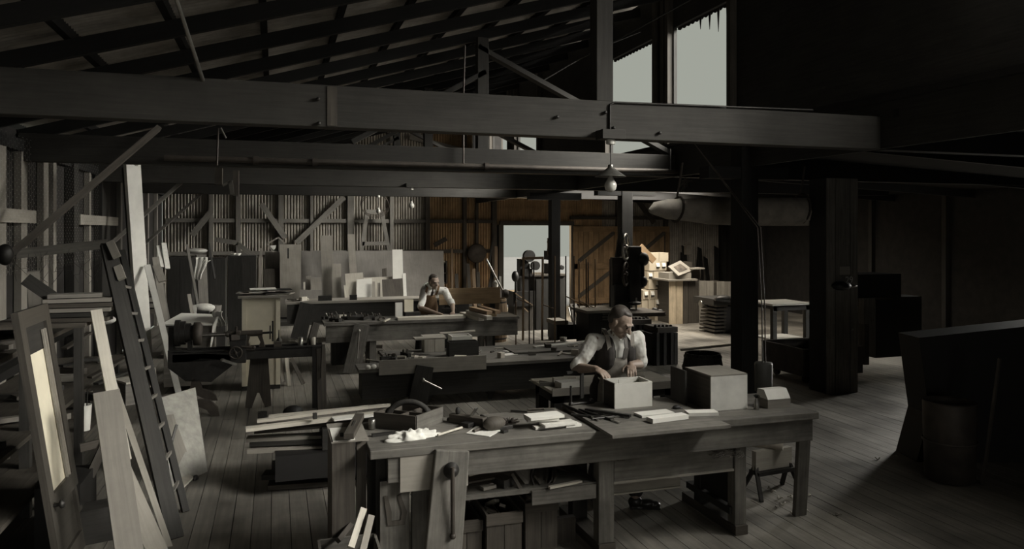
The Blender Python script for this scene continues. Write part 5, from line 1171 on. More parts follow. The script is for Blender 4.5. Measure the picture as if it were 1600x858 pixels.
MB().tube([LY(358, 524)+V((0, .1, 0)), LY(410, 522)+V((0, .1, 0))], .038, 12).prism([LY(384, 544)+V((0, .05, 0)), LY(384, 526)+V((0, .05, 0)), LY(391, 526)+V((0, .05, 0)), LY(388, 536)+V((0, .05, 0)), LY(391, 544)+V((0, .05, 0))], (0, .12, 0)).prism([LY(404, 544)+V((0, .05, 0)), LY(407, 536)+V((0, .05, 0)), LY(402, 526)+V((0, .05, 0)), LY(409, 524)+V((0, .05, 0)), LY(414, 544)+V((0, .05, 0))], (0, .12, 0)).build('tailstock', 'drum', t)
MB().lathe([(.085, 0), (.085, .015)], LY(421, 521)+V((0, .1, 0)), 20, (1, 0, 0)).tube([LY(410, 522)+V((0, .1, 0)), LY(426, 521)+V((0, .1, 0))], .015, 6).bar(LY(426, 503)+V((0, .1, 0)), LY(426, 535)+V((0, .1, 0)), .02, .02).build('hand_wheel', 'iron', t)
for k, (du, dv) in enumerate(((0, 0),)):
    pts = [LY(u, v, YL+.0) for u, v in ((300, 590), (310, 590), (316, 608), (328, 611), (337, 618), (340, 626), (326, 626), (316, 622), (308, 618), (305, 630), (297, 640), (294, 625))]
    MB().prism(pts, (0, .05, 0)).build('leg', 'drum', t)
mb = MB(); c0 = PZ(303, 653, 0)
pts = [c0+V((x_, 0, z_)) for x_, z_ in ((-.1, 0), (-.06, .0), (-.02, .1), (.06, .12), (.14, .08), (.19, .0), (.28, .0), (.26, .1), (.18, .19), (.06, .21), (-.1, .19))]; mb.prism(pts, (0, .06, 0)); mb.build('leg', 'drum', t)
for u, ww in ((488, .17),):
    p = LY(u, 545); MB().b2(p.x, p.x+ww*.9, YL-.02, YL+.1, 0, zb).build('leg', 'iron', t)
lean('grey_post', LY(503, 645, 9.3), LY(501, 545, 9.3), .11, .03, 'mid', 'grey brown post board beside the right lathe leg', 'board'); 
lean('batten', LY(503, 590, 9.25), LY(505, 538, 9.25), .035, .03, 'mid', 'slim upright batten on the grey post by lathe end', 'batten')
# wooden trestle leg with a notch
t = thing('wooden_trestle', 'wooden trestle leg board with V notch under the lathe bed', 'trestle', PZ(405, 636, 0))
Yq = PZ(405, 637, 0).y
MB().prism([PY(u, v, Yq) for u, v in ((391, 560), (419, 560), (424, 634), (414, 636), (405, 614), (402, 614), (393, 638), (383, 637))], (0, .04, 0)).build('leg', 'mid', t)
one(MB().b2(LY(428, 540).x, LY(440, 540).x, YL, YL+.1, zb+.01, zb+.07), 'rag_bundle', 'mid', 'small greasy bundle on the lathe bed right of the tailstock', 'bundle')
t = thing('oil_cans', 'pair of small cans on the lathe bed', 'can', LY(448, 544)); 
MB().lathe([(.035, 0), (.035, .08), (.01, .11), (.005, .2)], LY(436, 544)+V((0, .1, .01)), 12).build('can', 'iron', t)
for i, u in enumerate((470, 490)): one(MB().lathe([(.03, 0), (.03, .1), (0, .1)], LY(u, 543)+V((0, .12, .01)), 12), 'small_can', 'pale' if i else 'steel', ('steel', 'pale')[i]+' small can standing on the right end of lathe bed', 'can')
lean('curved_stick', LY(484, 541, 9.75), LY(494, 505, 9.85), .09, .04, 'mid', 'brown curved handle rising behind cans on the lathe', 'handle')
one(MB().box(LY(410, 650, 9.0)*1, (.1, .1, .09)), 'small_box', 'iron', 'dark little box on the floor before the trestle leg', 'box')
one(MB().ell(PZ(458, 644, .04), (.12, .09, .08)), 'dark_lump', 'black', 'dark lump of rag on the floor right of the small box', 'rag')
for i, (u0, v0, u1, v1) in enumerate(((442, 597, 437, 560), (452, 607, 446, 545), (474, 600, 455, 560))): lean('batten', PD(u0, v0, 10.6), PD(u1, v1, 10.7), .05, .03, ['tan', 'pale', 'mid'][i], ['tan', 'palest', 'brown slanted'][i]+' batten leaning behind the lathe right end', 'batten')
# white cabinet with papers
t = thing('white_cabinet', 'tall pale panelled cabinet topped with papers behind the lathe', 'cabinet', PY(412, 605, 11.0))
ax, bx = PY(378, 500, 10.9).x, PY(438, 500, 10.9).x; zt = PY(410, 462, 10.9).z
MB().b2(ax, bx, 10.9, 10.93, .06, zt-.03).build('front_panel', 'cream', t)
for xx in (ax, bx-.06): MB().b2(xx, xx+.06, 10.885, 10.9, .06, zt-.03).build('stile', 'cream', t)
MB().b2(ax, bx, 10.93, 11.4, .06, zt-.03).build('body', 'tan', t); MB().b2(ax-.05, bx+.08, 10.85, 11.45, zt-.03, zt).build('top', 'tan', t); MB().b2(ax, bx, 10.9, 11.4, 0, .06).build('plinth', 'dark', t)
for i in range(7):
    one(MB().box(((ax+bx)/2+random.uniform(-.2, .25), 11.1, zt+.008+.012*i), (.35, .28, .008), random.uniform(-.4, .4)), 'paper_sheet', 'paper' if i in (3, 6) else 'dark' if i % 2 else 'tan', ORD[i]+' sheet from the bottom of the pile on the tall pale cabinet', 'paper', 'papers on the tall pale cabinet')
# drawer chest under cloth
t = thing('drawer_chest', 'low chest with white covered top behind the lathe headstock', 'chest', PY(305, 560, 11.2))
ax, bx = PY(255, 510, 10.9).x, PY(330, 510, 10.9).x; zt = PY(300, 509, 10.9).z
MB().b2(ax, bx, 10.95, 11.8, .1, zt).build('body', 'stud', t); 
MB().prism([(ax-.02, 10.9, zt+.02), (bx+.02, 10.9, zt-.01), (bx+.06, 11.85, zt+.02), (ax+.12, 11.85, zt+.06)], (0, 0, .02)).build('cover', 'paper', t)
MB().prism([(bx+.02, 10.88, zt-.01), (bx+.07, 11.0, zt+.1), (bx+.09, 11.0, zt+.1), (bx-.02, 10.88, zt-.4)], (.0, .02, 0)).build('cover_flap', 'paper', t)
# dark cupboards at far left
for i, (u0, u1, v, Y, lb) in enumerate(((262, 300, 402, 14.0, 'dark tall cupboard nearest the left wall'), (303, 352, 404, 14.6, 'dark tall cupboard behind the white rags'), (356, 400, 400, 16.5, 'dark wide cupboard left of the leaning sheets'))):
    ax, bx, zt = PY(u0, v, Y).x, PY(u1, v, Y).x, PY(u0, v, Y).z
    t = thing('tall_cupboard', lb, 'cupboard', ((ax+bx)/2, Y+.2, 0)); MB().b2(ax, bx, Y+.02, Y+.5, 0, zt).build('body', 'dark', t)
    m_ = (ax+bx)/2; MB().b2(ax, m_-.003, Y, Y+.02, .05, zt-.03).build('door', 'dark', t); MB().b2(m_+.003, bx, Y, Y+.02, .05, zt-.03).build('door', 'dark', t)
lean('wooden_column', PY(318, 480, 13.6), PY(314, 398, 13.6), .15, .08, 'stud', 'worn wooden column draped with a white rag', 'post')
def rag(label, u, v0, v1, Y, w_, seed):
    random.seed(seed); mb = MB(); P = []; fs = []; a = PY(u, v0, Y); b_ = PY(u, v1, Y); n, m = 7, 12
    for j in range(m+1):
        for i in range(n+1):
            f_ = j/m; x_ = (i/n-.5)*w_*(1-.35*f_+.15*math.sin(3*f_+seed)); P.append(V((a.x+x_+.03*math.sin(f_*4+seed), Y-.04-.03*math.sin(i*2.1+seed+f_), a.z+(b_.z-a.z)*f_*(1-.12*abs(i/n-.5)))))
    for j in range(m):
        for i in range(n): fs.append((j*(n+1)+i, (j+1)*(n+1)+i, (j+1)*(n+1)+i+1, j*(n+1)+i+1))
    mb.add(P, fs, smooth=True); o = one(mb, 'hanging_rag', 'cloth', label, 'rag'); o.modifiers.new('t', 'SOLIDIFY').thickness = .01; return o
rag('ragged white cloth hanging down the worn wooden column', 313, 402, 438, 13.5, .16, 1); rag('small white cloth hanging to the right of the worn column', 322, 407, 416, 13.5, .08, 2); rag('pale cloth hanging below the bent grey timber', 369, 396, 420, 16.8, .2, 3)
rag('crumpled white cloth over the chest corner behind the lathe', 342, 486, 510, 11.6, .16, 4)
one(MB().ell(PY(306, 392, 14.5), (.2, .12, .05)), 'white_bundle', 'cloth', 'flat pale bundle on top of the dark cupboard', 'bundle')
one(MB().ell(PY(318, 481, 12.5), (.17, .12, .07)).ell(PY(326, 482, 12.5), (.08, .1, .06)), 'rag_heap', 'cloth', 'dingy heap of rags on the dark box by the column', 'rag')
one(MB().b2(PY(302, 490, 12.4).x, PY(327, 490, 12.4).x, 12.3, 12.7, .2, PY(302, 487, 12.4).z), 'dark_box', 'black', 'dark box holding the dingy rag heap', 'box')
one(MB().lathe([(.07, 0), (.09, .2), (.08, .2), (.06, .02)], PY(337, 497, 12.6), 14), 'pail', 'stud', 'grey pail right of the dingy rag heap', 'pail')
one(MB().box(PY(304, 484, 12.2), (.05, .05, .14)), 'white_can', 'paper', 'small white can left of the dingy rag heap', 'can')
for i, (u0, v0, u1, v1, Y, w_, m_) in enumerate(((258, 503, 243, 402, 11.6, .09, 'tan'), (264, 500, 246, 404, 11.7, .03, 'stud'), (310, 480, 292, 382, 13.0, .04, 'stud'), (302, 500, 295, 460, 12.0, .05, 'tan'), (336, 436, 326, 380, 14.0, .03, 'iron'), (254, 440, 244, 415, 11.4, .1, 'tan'), (262, 420, 256, 380, 12.5, .07, 'cloth'), (253, 418, 248, 384, 12.5, .06, 'cloth'))):
    lean('leaning_stick', PY(u0, v0, Y), PY(u1, v1, Y+.2), w_, .03, m_, ['wide pale board in the left corner, frontmost', 'thin stick right beside the wide pale corner board', 'long thin pole crossing left of the worn column', 'short pale stick near the small white can', 'thin dark rod hanging right of the worn column', 'short pale board in the left corner', 'right white strip hanging in the left corner', 'left white strip hanging in the left corner'][i], 'stick')
for k in range(6): one(MB().box(PD(244, 440+9*k, 11.8), (.22, .3, .07), .1*(k % 3)), 'stacked_board', ['tan', 'stud', 'mid'][k % 3], ['topmost', 'second', 'third', 'fourth', 'fifth', 'lowest'][k]+' board end in the pile behind the slim white batten', 'board')
t = thing('wall_bracket', 'dark overhead bracket box with pale corner high at left', 'bracket', PY(340, 270, 9.9))
MB().b2(PY(335, 255, 10).x, PY(347, 255, 10).x, 10, 10.15, PY(340, 288, 10).z, PY(340, 262, 10).z).build('box', 'mid', t); MB().bar(PY(348, 290, 10), PY(360, 284, 10), .03, .03).bar(PY(360, 282, 10), PY(363, 304, 10), .05, .03, (0, -1, 0)).build('arm', 'stud', t)
MB().b2(PY(364, 265, 10.6).x, PY(373, 265, 10.6).x, 10.6, 10.7, PY(368, 306, 10.6).z, PY(368, 266, 10.6).z).build('post', 'mid', t)
# ================================================================ MACHINES BY THE DOOR
Ym = 15.5
def MYp(u, v, Y=Ym): return PY(u, v, Y)
def pbox(u0, u1, v0, v1, Y, dep, mb=None):
    mb = mb or MB(); a, b_ = PY(u0, v1, Y), PY(u1, v0, Y); return mb.b2(a.x, b_.x, Y, Y+dep, min(a.z, PY(u1, v1, Y).z), b_.z)
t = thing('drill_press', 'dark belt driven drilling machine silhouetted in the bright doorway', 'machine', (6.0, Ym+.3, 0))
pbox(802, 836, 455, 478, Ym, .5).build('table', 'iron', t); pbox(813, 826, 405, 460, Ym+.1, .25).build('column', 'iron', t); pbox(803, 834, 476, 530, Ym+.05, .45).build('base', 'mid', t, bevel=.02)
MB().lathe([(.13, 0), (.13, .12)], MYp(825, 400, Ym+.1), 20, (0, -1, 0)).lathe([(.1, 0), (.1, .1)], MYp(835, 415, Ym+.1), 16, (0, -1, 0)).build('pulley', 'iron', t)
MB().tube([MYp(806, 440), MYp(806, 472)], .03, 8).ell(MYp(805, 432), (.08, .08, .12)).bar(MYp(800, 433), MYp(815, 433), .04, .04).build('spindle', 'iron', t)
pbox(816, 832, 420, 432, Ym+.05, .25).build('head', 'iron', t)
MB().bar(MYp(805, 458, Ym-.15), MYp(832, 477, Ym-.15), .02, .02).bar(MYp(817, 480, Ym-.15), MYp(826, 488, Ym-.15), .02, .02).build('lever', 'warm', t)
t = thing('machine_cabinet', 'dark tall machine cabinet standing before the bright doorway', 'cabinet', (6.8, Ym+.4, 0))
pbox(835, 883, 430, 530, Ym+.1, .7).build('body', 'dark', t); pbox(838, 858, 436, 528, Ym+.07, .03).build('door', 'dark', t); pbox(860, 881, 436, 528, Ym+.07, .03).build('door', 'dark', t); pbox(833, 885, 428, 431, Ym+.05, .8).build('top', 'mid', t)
for k in range(5):
    pass
mb = MB(); pbox(857, 875, 392, 406, Ym+.2, .3, mb); pbox(857, 875, 412, 430, Ym+.2, .3, mb); mb.lathe([(.05, 0), (.05, .1)], MYp(876, 418, Ym+.2), 12, (0, -1, 0)); mb.bar(MYp(876, 415), MYp(879, 420), .04, .05)
for v in (378, 390, 398, 414): mb.lathe([(.04, 0), (.04, .08)], MYp(857, v, Ym+.2), 10, (0, -1, 0))
one(mb, 'motor_gear', 'iron', 'dark gear unit on the post above the machine cabinet', 'machine'); one(MB().bar(MYp(871, 402, 14.2), MYp(868, 358, 14.2), .05, .05), 'drive_belt', 'iron', 'slanting dark belt beside the post in the doorway', 'belt')
one(MB().bar(MYp(857, 398, 14.2), MYp(857, 372, 14.2), .04, .04), 'belt_guard', 'warm', 'brown upright strip left of the doorway post', 'strip')
# frame in front
t = thing('assembly_stand', 'brown goal shaped wooden frame before the drilling machine', 'frame', (5.2, 14.0, 0))
for u in (817, 847): MB().bar(PY(u, 532, 13.8), PY(u+1, 403, 13.8), .035, .035, (0, -1, 0)).build('post', 'warm', t)
MB().bar(PY(816, 404, 13.8), PY(849, 403, 13.8), .05, .05).build('rail', 'warm', t)
# upright rods
for i, (u, v0, v1) in enumerate(((806, 470, 532), (827, 412, 534), (834, 410, 534), (867, 400, 535), (884, 400, 500), (897, 400, 520), (905, 408, 530), (916, 405, 512), (919, 410, 520), (930, 405, 512), (953, 405, 480))):
    one(MB().tube([PY(u, v1+8, 13.2), PY(u, v0, 13.2)], .013, 6), 'clamp_rod', 'drum' if i % 3 else 'warm', ORD[i]+' from the left of the thin upright clamp rods before the doorway', 'rod', 'upright clamp rods by the doorway')
for i, (a, b_) in enumerate((((807, 466), (830, 476)), ((848, 476), (865, 482)), ((884, 463), (930, 485)), ((905, 470), (930, 482)))): one(MB().tube([PY(*a, 13.1), PY(*b_, 13.1)], .012, 6), 'cross_rod', 'warm', ['leftmost', 'second', 'long', 'rightmost short'][i]+' slanting rod crossing the upright clamp rods', 'rod')
t = thing('dark_bin', 'dark low bin with pale lid below the clamp rods', 'bin', PY(890, 530, 13.5))
pbox(870, 905, 507, 530, 13.35, .5).build('body', 'black', t); pbox(868, 888, 501, 507, 13.35, .5).build('lid', 'tan', t)
lean('leaning_dark_board', PY(900, 518, 14.5), PY(893, 475, 14.7), .1, .04, 'mid', 'dark board leaning outward right of the cabinet', 'board'); lean('leaning_dark_board', PY(913, 508, 14.5), PY(897, 475, 14.7), .09, .04, 'mid', 'second dark board crossing the leaning one near the rods', 'board')
lean('pale_board', PY(905, 530, 15.0), PY(891, 480, 15.2), .12, .03, 'white', 'bright white board behind the crossed dark boards'); lean('pale_board', PY(915, 522, 15.4), PY(912, 482, 15.4), .14, .03, 'white', 'second bright white board right of the crossed boards')
# band saw
Ys = 13.0
def S(u, v, Y=Ys): return PY(u, v, Y)
t = thing('band_saw', 'large dark band saw with spoked upper wheel behind the front man', 'machine', (6.2, Ys+.3, 0))
for (u, v, nm) in ((978, 386, 'upper_wheel'), (978, 428, 'inner_wheel')):
    c0 = S(u, v); R_ = .245 if v < 400 else .22; mb = MB()
    q = V((.75, -.65, 0)).normalized().to_track_quat('Z', 'Y')
    mb.tube([c0+q @ V((R_*math.cos(a), R_*math.sin(a), 0)) for a in [2*PI*k/28 for k in range(28)]], .022, 6, closed=True)
    for k in range(6): a = 2*PI*k/6; mb.tube([c0, c0+q @ V((R_*math.cos(a), R_*math.sin(a), 0))], .011, 5)
    mb.ell(c0, (.05, .05, .05)); mb.build(nm, 'steel' if v < 400 else 'drum', t)
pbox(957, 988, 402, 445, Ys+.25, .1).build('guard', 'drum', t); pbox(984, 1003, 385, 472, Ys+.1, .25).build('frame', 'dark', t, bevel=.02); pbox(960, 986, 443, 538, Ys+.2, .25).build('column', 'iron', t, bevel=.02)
MB().prism([S(962, 404, Ys+.3), S(966, 375, Ys+.3), S(970, 355, Ys+.3), S(976, 375, Ys+.3), S(968, 404, Ys+.3)], (0, .05, 0)).build('belt', 'iron', t)
mb = MB().ell(S(1006, 405), (.1, .1, .13)); pbox(1004, 1007, 400, 450, Ys, .06, mb); mb.ell(S(1006, 440), (.07, .07, .1)).ell(S(992, 474), (.14, .08, .04)); mb.build('blade_guide', 'iron', t)
MB().lathe([(.02, 0), (.02, .3)], S(994, 490), 8).build('blade', 'steel', t)
pbox(984, 1040, 488, 494, Ys-.5, .9).build('saw_table', 'drum', t); pbox(985, 1012, 494, 515, Ys-.3, .5).build('pedestal', 'iron', t)
t = thing('saw_bench', 'dark slatted saw bench left of the band saw', 'bench', PY(945, 510, 12.6))
pbox(917, 975, 484, 488, 12.6, .8).build('top', 'tan', t); pbox(920, 965, 488, 545, 12.7, .6).build('body', 'dark', t)
for k in range(3): pbox(942, 960, 490+4*k, 492+4*k, 12.66, .03).build('slat', 'stud', t)
one(MB().bar(S(1000, 385, 15), S(1022, 408, 15.0), .14, .05, (0, -1, 0)), 'brown_board', 'doorw', 'brown board slanting down right of the band saw wheel', 'board')
one(MB().ell(S(1023, 486), (.07, .07, .07)).ell(S(1031, 488), (.08, .06, .06)).tube([S(1015, 488), S(1040, 492)], .02, 6), 'valve_fitting', 'iron', 'dark knobbly fitting at the corner of the saw table', 'fitting')
# slatted dark crates
for i, (u0, u1, v0, v1, Y, lb) in enumerate(((984, 1018, 508, 572, 11.6, 'dark vertical slatted stack right behind the front man'), (1020, 1059, 520, 594, 10.9, 'dark vertical slatted stack nearest the floor opening'))):
    t = thing('slatted_stack', lb, 'crate', PY((u0+u1)/2, v1, Y))
    n = 7
    for k in range(n):
        ua = u0+(u1-u0)*k/n; pbox(ua+.4, ua+(u1-u0)/n-.6, v0, v1-2, Y-.015*(k % 2), .03).build('slat', 'dark', t)
    pbox(u0, u1, v0, v1, Y+.03, .45).build('body', 'black', t); pbox(u0+8*i, u1, v0-9, v0-1, Y, .5).build('lid', 'mid', t)
    for k in range(5): MB().ell(PY(u0+4+6*k, v0-10, Y+.1), (.03, .03, .03)).build('bolt', 'iron', t)
# white boxes stack
Yw = 16.3
rows = [(1016, 395, 'nn'), (1014, 409, 'xLL'), (1012, 424, 'Lnn'), (1014, 438, 'xLL'), (1005, 453, 'LLnn'), (1004, 467, 'nxLL'), (1004, 481, 'nnnn'), (1005, 495, 'nnnn')]
bw_, bh_ = 8.9, 14.2
cnt = 0
words = ['left end', 'second from left', 'third from left', 'right end']
rown = ['top row', 'second row', 'third row', 'fourth row', 'fifth row', 'sixth row', 'seventh row', 'bottom row']
for ri, (u0, v0, pat) in enumerate(rows):
    for k, ch in enumerate(pat):
        ww = 14 if ri == 0 else bw_
        a, b_ = PY(u0+k*(ww+.5), v0+bh_-.5, Yw), PY(u0+k*(ww+.5)+ww, v0+.3, Yw)
        yo = random.uniform(-.02, .03)
        t = thing('small_drawer_box', 'small cream box, %s of the %s in the tall pile' % (words[min(k, 3)] if k < len(pat)-1 or len(pat) < 3 else 'right end', rown[ri]), 'box', ((a.x+b_.x)/2, Yw, a.z))
        z0_, z1_ = PY(1030, v0+bh_-.4, Yw).z, PY(1030, v0, Yw).z
        MB().b2(a.x, b_.x, Yw+yo, Yw+.35, z0_, z1_).build('body', 'bxw', t)
        if ch == 'L':
            hx = (a.x+b_.x)/2; o = MB().prism([(hx-.045, Yw+yo-.002, z1_-.03), (hx+.045, Yw+yo-.002, z1_-.03), (hx+.045, Yw+yo-.035, z1_-.12), (hx-.045, Yw+yo-.035, z1_-.12)], (0, -.004, 0)).build('label_pull', 'paper', t); MB().b2(hx-.04, hx+.04, Yw+yo-.03, Yw+yo-.002, z1_-.155, z1_-.12).build('pull', 'iron', t)
# block of boxes to the right of the pile
for i, (u0, u1, v0, v1) in enumerate(((1036, 1050, 439, 460), (1037, 1050, 460, 484), (1040, 1050, 485, 505))): one(pbox(u0, u1, v0, v1, Yw+.05, .5), 'cream_box', 'bxw', ['upper', 'middle', 'lowest'][i]+' plain cream box between the small box pile and the big crates', 'box')
# big crates
t = thing('large_crate', 'large pale crate of upright boards beside the cream boxes', 'crate', PY(1075, 512, 15.6))
for k, (u0, u1) in enumerate(((1046, 1056), (1056.5, 1067), (1068, 1075), (1075.5, 1090), (1093, 1104), (1104.5, 1115))): pbox(u0, u1, 438+(k > 2)*1, 510-k*.3, 15.6+.01*(k % 2), .03).build('board', ['crateL', 'crateL', 'mid', 'mid', 'tan', 'tan'][k], t)
pbox(1050, 1114, 440, 509, 15.63, .8).build('body', 'mid', t); pbox(1044, 1090, 436, 438.5, 15.5, .9).build('lid', 'tan', t)
t = thing('large_crate', 'second big crate at the back right of the first pale crate', 'crate', PY(1128, 500, 16.3))
for k in range(4): pbox(1121+k*5.3, 1126+k*5.3, 440, 500, 16.2+.01*(k % 2), .03).build('board', 'tan', t)
pbox(1112, 1142, 441, 500, 16.23, .7).build('body', 'mid', t)
t = thing('picture', 'tilted framed picture with dark scene lying on the large pale crate', 'picture', PY(1065, 432, 15.6))
c4 = [PY(1044, 416, 15.7), PY(1063, 407, 15.9), PY(1083, 422, 15.7), PY(1060, 431, 15.5)]
MB().prism(c4, (0, .03, -.02)).build('mount', 'tan', t); cc = sum(c4, V((0, 0, 0)))/4; ii = [cc+(p-cc)*.55+V((0, -.012, .006)) for p in c4]; MB().prism(ii, (0, .004, .0)).build('image', 'pict', t)
one(pbox(1045, 1080, 426, 436, 15.65, .5), 'flat_box', 'tan', 'flat tan box under the tilted picture', 'box'); one(pbox(1078, 1095, 420, 436, 15.8, .4), 'small_crate', 'mid', 'brown small crate right of the tilted picture', 'crate'); one(MB().bar(PY(1078, 420, 15.7), PY(1096, 419, 15.7), .3, .03), 'flat_board', 'tan', 'flat board on the brown small crate', 'board'); one(pbox(1073, 1081, 409, 418, 16.6, .2), 'small_box', 'mid', 'tiny brown box behind the tilted picture', 'box'); one(MB().b2(*[PY(1072, 390, 18).x, PY(1080, 390, 18).x], 18, 18.1, PY(1075, 398, 18).z, PY(1075, 383, 18).z), 'wall_box', 'mid', 'small brown wall box above the picture', 'box')
t = thing('hand_roller', 'pale cylinder on a dark handle jutting left of the tray stack', 'roller', PY(1100, 475, 14.2))
MB().lathe([(.07, 0), (.085, .02), (.085, .14), (.07, .16)], PY(1094, 475, 14.2), 18, (1, 0, 0)).build('roller', 'steel', t); MB().tube([PY(1106, 472, 14.2), PY(1122, 470, 14.2)], .015, 6).build('handle', 'iron', t)
# tray stack
t = thing('tray_stack', 'leaning stack of dark slatted trays on the floor', 'tray stack', PY(1140, 538, 13.8))
for k in range(12):
    v = 536-k*5.6; sh = 1115+.5*k; a, b_ = PY(sh, v, 13.8), PY(sh+17, v, 13.8); 
    MB().b2(a.x, b_.x, 13.8, 14.4, a.z, a.z+.042).build('tray', 'mid', t)
pbox(1131, 1166, 478, 537, 13.85, .6).build('body', 'black', t); pbox(1115, 1166, 466, 476, 13.7, .8).build('top', 'dark', t); MB().bar(PY(1117, 468, 13.6), PY(1160, 473, 13.6), .05, .05).ell(PY(1130, 466, 13.7), (.18, .1, .06)).build('clutter', 'iron', t)
lean('dark_board', PY(1157, 585, 9.6), PY(1166, 505, 9.8), .1, .03, 'mid', 'dark board leaning by the clerestory post near the weight', 'board')
# white topped table
t = thing('table', 'square dark table with white top and lower shelf at right back', 'table', PY(1230, 530, 14.6))
tl, tr, bl = PY(1196, 473, 13.3), PY(1266, 473, 13.6), None
zt = .93; A_ = PZ(1190, 471, zt); B_ = PZ(1237, 476, zt)
X0, X1, Y0, Y1 = PZ(1206, 475, zt).x, PZ(1206, 475, zt).x+.95, 13.0, 13.9
Y0 = PZ(1225, 475, zt).y; Y1 = Y0+.75; X0 = PZ(1203, 475, zt).x; X1 = PZ(1262, 475, zt).x+.22
MB().b2(X0, X1, Y0, Y1, zt-.03, zt).build('top', 'paper', t); MB().b2(X0+.05, X1-.05, Y0+.04, Y0+.07, zt-.12, zt-.03).build('apron', 'dark', t)
for xx in (X0+.08, X1-.08):
    for yy in (Y0+.08, Y1-.08): MB().b2(xx-.04, xx+.04, yy-.04, yy+.04, 0, zt-.03).build('leg', 'dark', t)
MB().b2(X0+.08, X1-.08, Y0+.08, Y1-.08, .28, .31).build('shelf', 'paper', t)
# coal bin on wheels
t = thing('wheeled_bin', 'dark open metal bin on small wheels right of the front bench', 'cart', PZ(1250, 605, 0))
fa = PZ(1258, 605, .15); X1 = 6.9; Y0 = 8.75; 
zt, zb_ = .50, .12
X0b = PY(1205, 560, 9.3).x; X0b = PZ(1258, 547, zt).x-.0; Yf = PZ(1258, 547, zt).y
# box corner nearest is at (1258,547); side runs back left, front runs right
bx0, bx1, by0, by1 = X0b-.02, X0b+1.0, Yf, Yf+.95
for a, b_ in (((bx0, by0), (bx1, by0)), ((bx1, by0), (bx1, by1)), ((bx1, by1), (bx0, by1)), ((bx0, by1), (bx0, by0))):
    MB().bar((*a, (zt+zb_)/2), (*b_, (zt+zb_)/2), .02, zt-zb_).build('side_panel', 'drum', t); MB().bar((*a, zt), (*b_, zt), .04, .02).build('rim', 'drum', t)
MB().b2(bx0, bx1, by0, by1, zb_, zb_+.02).build('bottom', 'iron', t)
for xx in (bx0+.15, bx1-.15):
    for yy in (by0+.15, by1-.15): MB().lathe([(.055, -.025), (.055, .025)], (xx, yy, .056), 16, (1, 0, 0)).b2(xx-.04, xx+.04, yy-.02, yy+.02, .05, .13).build('wheel', 'iron', t)
# boxed post with number
t = thing('boxed_post', 'thick boarded post marked 29 right of the wheeled bin', 'post', (7.29, 8.3, 0))
px0, px1, py = PY(1293, 600, 8.29).x, PY(1340, 600, 8.29).x, 8.29
for k in range(4): a_ = px0+(px1-px0)*k/4; MB().b2(a_+.003, a_+(px1-px0)/4-.003, py-.006*(k % 2), py+.03, 0, 2.9).build('board', 'post29', t)
MB().b2(px0, px1, py+.03, py+.36, 0, 2.9).build('core', 'dark', t)
def text(s_, size, loc, mat, parent, name='lettering'):
    cu = bpy.data.curves.new(name, 'FONT'); cu.body = s_; cu.size = size; cu.extrude = .001; cu.align_x = 'CENTER'; cu.align_y = 'CENTER'
    tmp = bpy.data.objects.new('tmp', cu); C.collection.objects.link(tmp); dg = bpy.context.evaluated_depsgraph_get(); me = bpy.data.meshes.new_from_object(tmp.evaluated_get(dg)); bpy.data.objects.remove(tmp)
    me.materials.clear(); me.materials.append(M[mat]); o = bpy.data.objects.new(name, me); C.collection.objects.link(o); o.parent = parent
    mw = Matrix.Translation(V(loc)) @ Matrix.Rotation(PI/2, 4, 'X'); o.matrix_local = WM[parent.name].inverted() @ mw; WM[o.name] = mw; return o
text('29', .13, PY(1327, 438, py-.012), 'white', t, 'number')
pc = PY(1320, 423, py-.012); MB().box(pc, (.17, .004, .11)).build('card', 'tan', t)
MB().ell(PY(1330, 447, py-.06), (.09, .05, .02)).build('bracket', 'steel', t); MB().ell(PY(1315, 447, py-.08), (.14, .09, .06)).build('tap', 'iron', t); MB().ell(PY(1332, 515, py-.01), (.015, .01, .015)).build('knob', 'steel', t)
# dark things at right
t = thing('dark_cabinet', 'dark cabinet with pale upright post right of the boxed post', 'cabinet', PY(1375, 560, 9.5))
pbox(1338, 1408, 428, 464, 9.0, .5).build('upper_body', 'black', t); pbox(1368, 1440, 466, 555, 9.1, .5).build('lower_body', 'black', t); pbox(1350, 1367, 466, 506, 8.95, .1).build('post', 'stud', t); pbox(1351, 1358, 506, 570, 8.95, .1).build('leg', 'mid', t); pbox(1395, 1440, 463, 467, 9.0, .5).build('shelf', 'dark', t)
one(pbox(1275, 1290, 473, 510, 12.5, .4), 'small_cabinet', 'mid', 'small dim cabinet behind the boxed post', 'cabinet')
random.seed(12)
for i in range(6):
    u = 1065+i*11; lean('dark_board', PY(u, 470, 19.0), PY(u+random.uniform(-8, 12), random.uniform(370, 410), 19.8), .18, .03, 'dark', ['first', 'second', 'third', 'fourth', 'fifth', 'sixth'][i]+' from left of the dim boards leaning in the dark back corner', 'board')
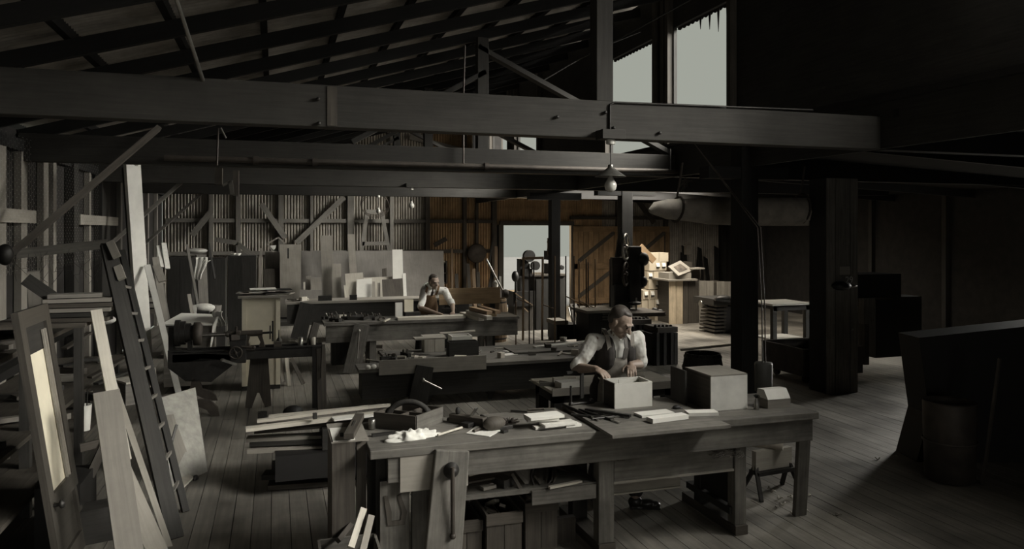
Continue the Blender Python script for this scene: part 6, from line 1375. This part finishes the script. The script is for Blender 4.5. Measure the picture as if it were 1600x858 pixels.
# forge-like silhouette and barrel at lower right
fc = PZ(1640, 735, 0)
t = thing('dark_machine_hood', 'large dark waisted machine housing at the right edge', 'machine', fc)
D_ = 7.12
MB().prism([PD(1436, 528, D_), PD(1452, 648, D_), PD(1700, 648, D_), PD(1700, 500, D_)], (.1, .35, 0)).build('upper_housing', 'black', t)
MB().prism([PD(1452, 648, D_), PZ(1432, 722, 0), PZ(1700, 722, 0), PD(1700, 648, D_)], (.1, .35, 0)).build('pedestal', 'black', t)
c0 = PZ(1508, 762, 0); t = thing('sheet_drum', 'tall dim sheet metal drum at the lower right corner', 'drum', c0+V((.1, .2, 0)))
MB().lathe([(.17, 0), (.2, .02), (.215, .68), (.205, .70), (.195, .68), (.18, .03)], c0+V((.05, .2, 0)), 28, cap=False).build('body', 'drum', t); MB().lathe([(.216, -.01), (.222, 0), (.216, .01)], c0+V((.05, .2, .35)), 28, cap=False).build('hoop', 'drum', t); MB().lathe([(0, .45), (.19, .45)], c0+V((.05, .2, 0)), 20).build('contents', 'black', t)
lean('dark_pole', PZ(1535, 758, 0), PD(1562, 560, 6.4), .03, .02, 'mid', 'dim pole leaning right of the sheet metal drum', 'pole')
# ================================================================ HANGING SPAR
t = thing('hanging_spar', 'long grey canvas wrapped spar with tapered end hung near the ceiling', 'spar', PY(1150, 332, 8.8))
Yp = 8.8
pts = [(1015, 330, .03), (1024, 326, .09), (1045, 327, .14), (1075, 328, .155), (1110, 330, .185), (1160, 331, .20), (1230, 331, .205), (1300, 331, .205), (1322, 331, .205)]
mb = MB(); rr = [p[2] for p in pts]; pp = [PY(p[0], p[1], Yp) for p in pts]; n = 10; mb.tube(pp, rr, n)
mb.build('spar', 'sack', t)
for u, off in ((1058, 0), (1250, 0)):
    c0 = PY(u, 327, Yp); rr_ = .165 if u < 1100 else .215; ln = MB().tube([c0+V((.03*math.sin(a), rr_*math.cos(a), rr_*math.sin(a))) for a in [2*PI*k/18 for k in range(18)]], .016, 6, closed=True)
    ln.tube([c0+V((0, 0, rr_)), c0+V((.04, 0, .36)), c0+V((.08, .0, 3.1-c0.z))], .014, 6); ln.build('rope', 'rope', t)
c0 = PY(1073, 280, Yp); mb = MB(); random.seed(4)
for i in range(9): mb.tube([c0, c0+V((random.uniform(-.08, .08), 0, random.uniform(-.06, .06))), c0+V((random.uniform(-.14, .1), 0, random.uniform(-.2, .02)))], .007, 4)
mb.build('knot', 'rope', t)
# ================================================================ LAMPS
def bulb_lamp(label, u, vtop, Y, shade=True, k=1.0, block=True):
    a = PY(u, vtop, Y); t = thing('pendant_lamp', label, 'lamp', a)
    if block: MB().box(a, (.20*k, .14*k, .075*k)).build('mounting_block', 'beam', t, bevel=.003)
    MB().lathe([(.035, 0), (.04, .02), (.035, .04)], a+V((.0, 0, -.075*k)), 14).build('rosette', 'white', t)
    zc = a.z-.24*k
    MB().tube([a+V((0, 0, -.08*k)), V((a.x, a.y, zc))], .004, 5).build('cord', 'iron', t)
    if shade: MB().lathe([(.02, .0), (.022, -.02), (.06, -.05), (.125, -.095), (.128, -.097), (.06, -.058), (.02, -.03)], (a.x, a.y, zc), 28, cap=False).build('shade', 'steel', t)
    zs = zc-(.06 if shade else 0); MB().lathe([(.016, 0), (.016, -.04)], (a.x, a.y, zs), 12).build('socket', 'iron', t)
    MB().lathe([(.014, 0), (.018, -.02), (.046, -.07), (.05, -.09), (.042, -.12), (.02, -.138), (0, -.142)], (a.x, a.y, zs-.02), 20).build('bulb', 'bulbp', t)
    return t
bulb_lamp('nearest pendant lamp with conical metal shade and clear bulb', 954, 211, TY[0]-.15)
bulb_lamp('small bare bulb hanging from a block on the third beam', 643, 290, TY[2]-.12, shade=False, k=1.0)
bulb_lamp('faint bare bulb hanging before the pale trestle', 591, 302, TY[3]-.1, shade=False, k=1.2, block=False)
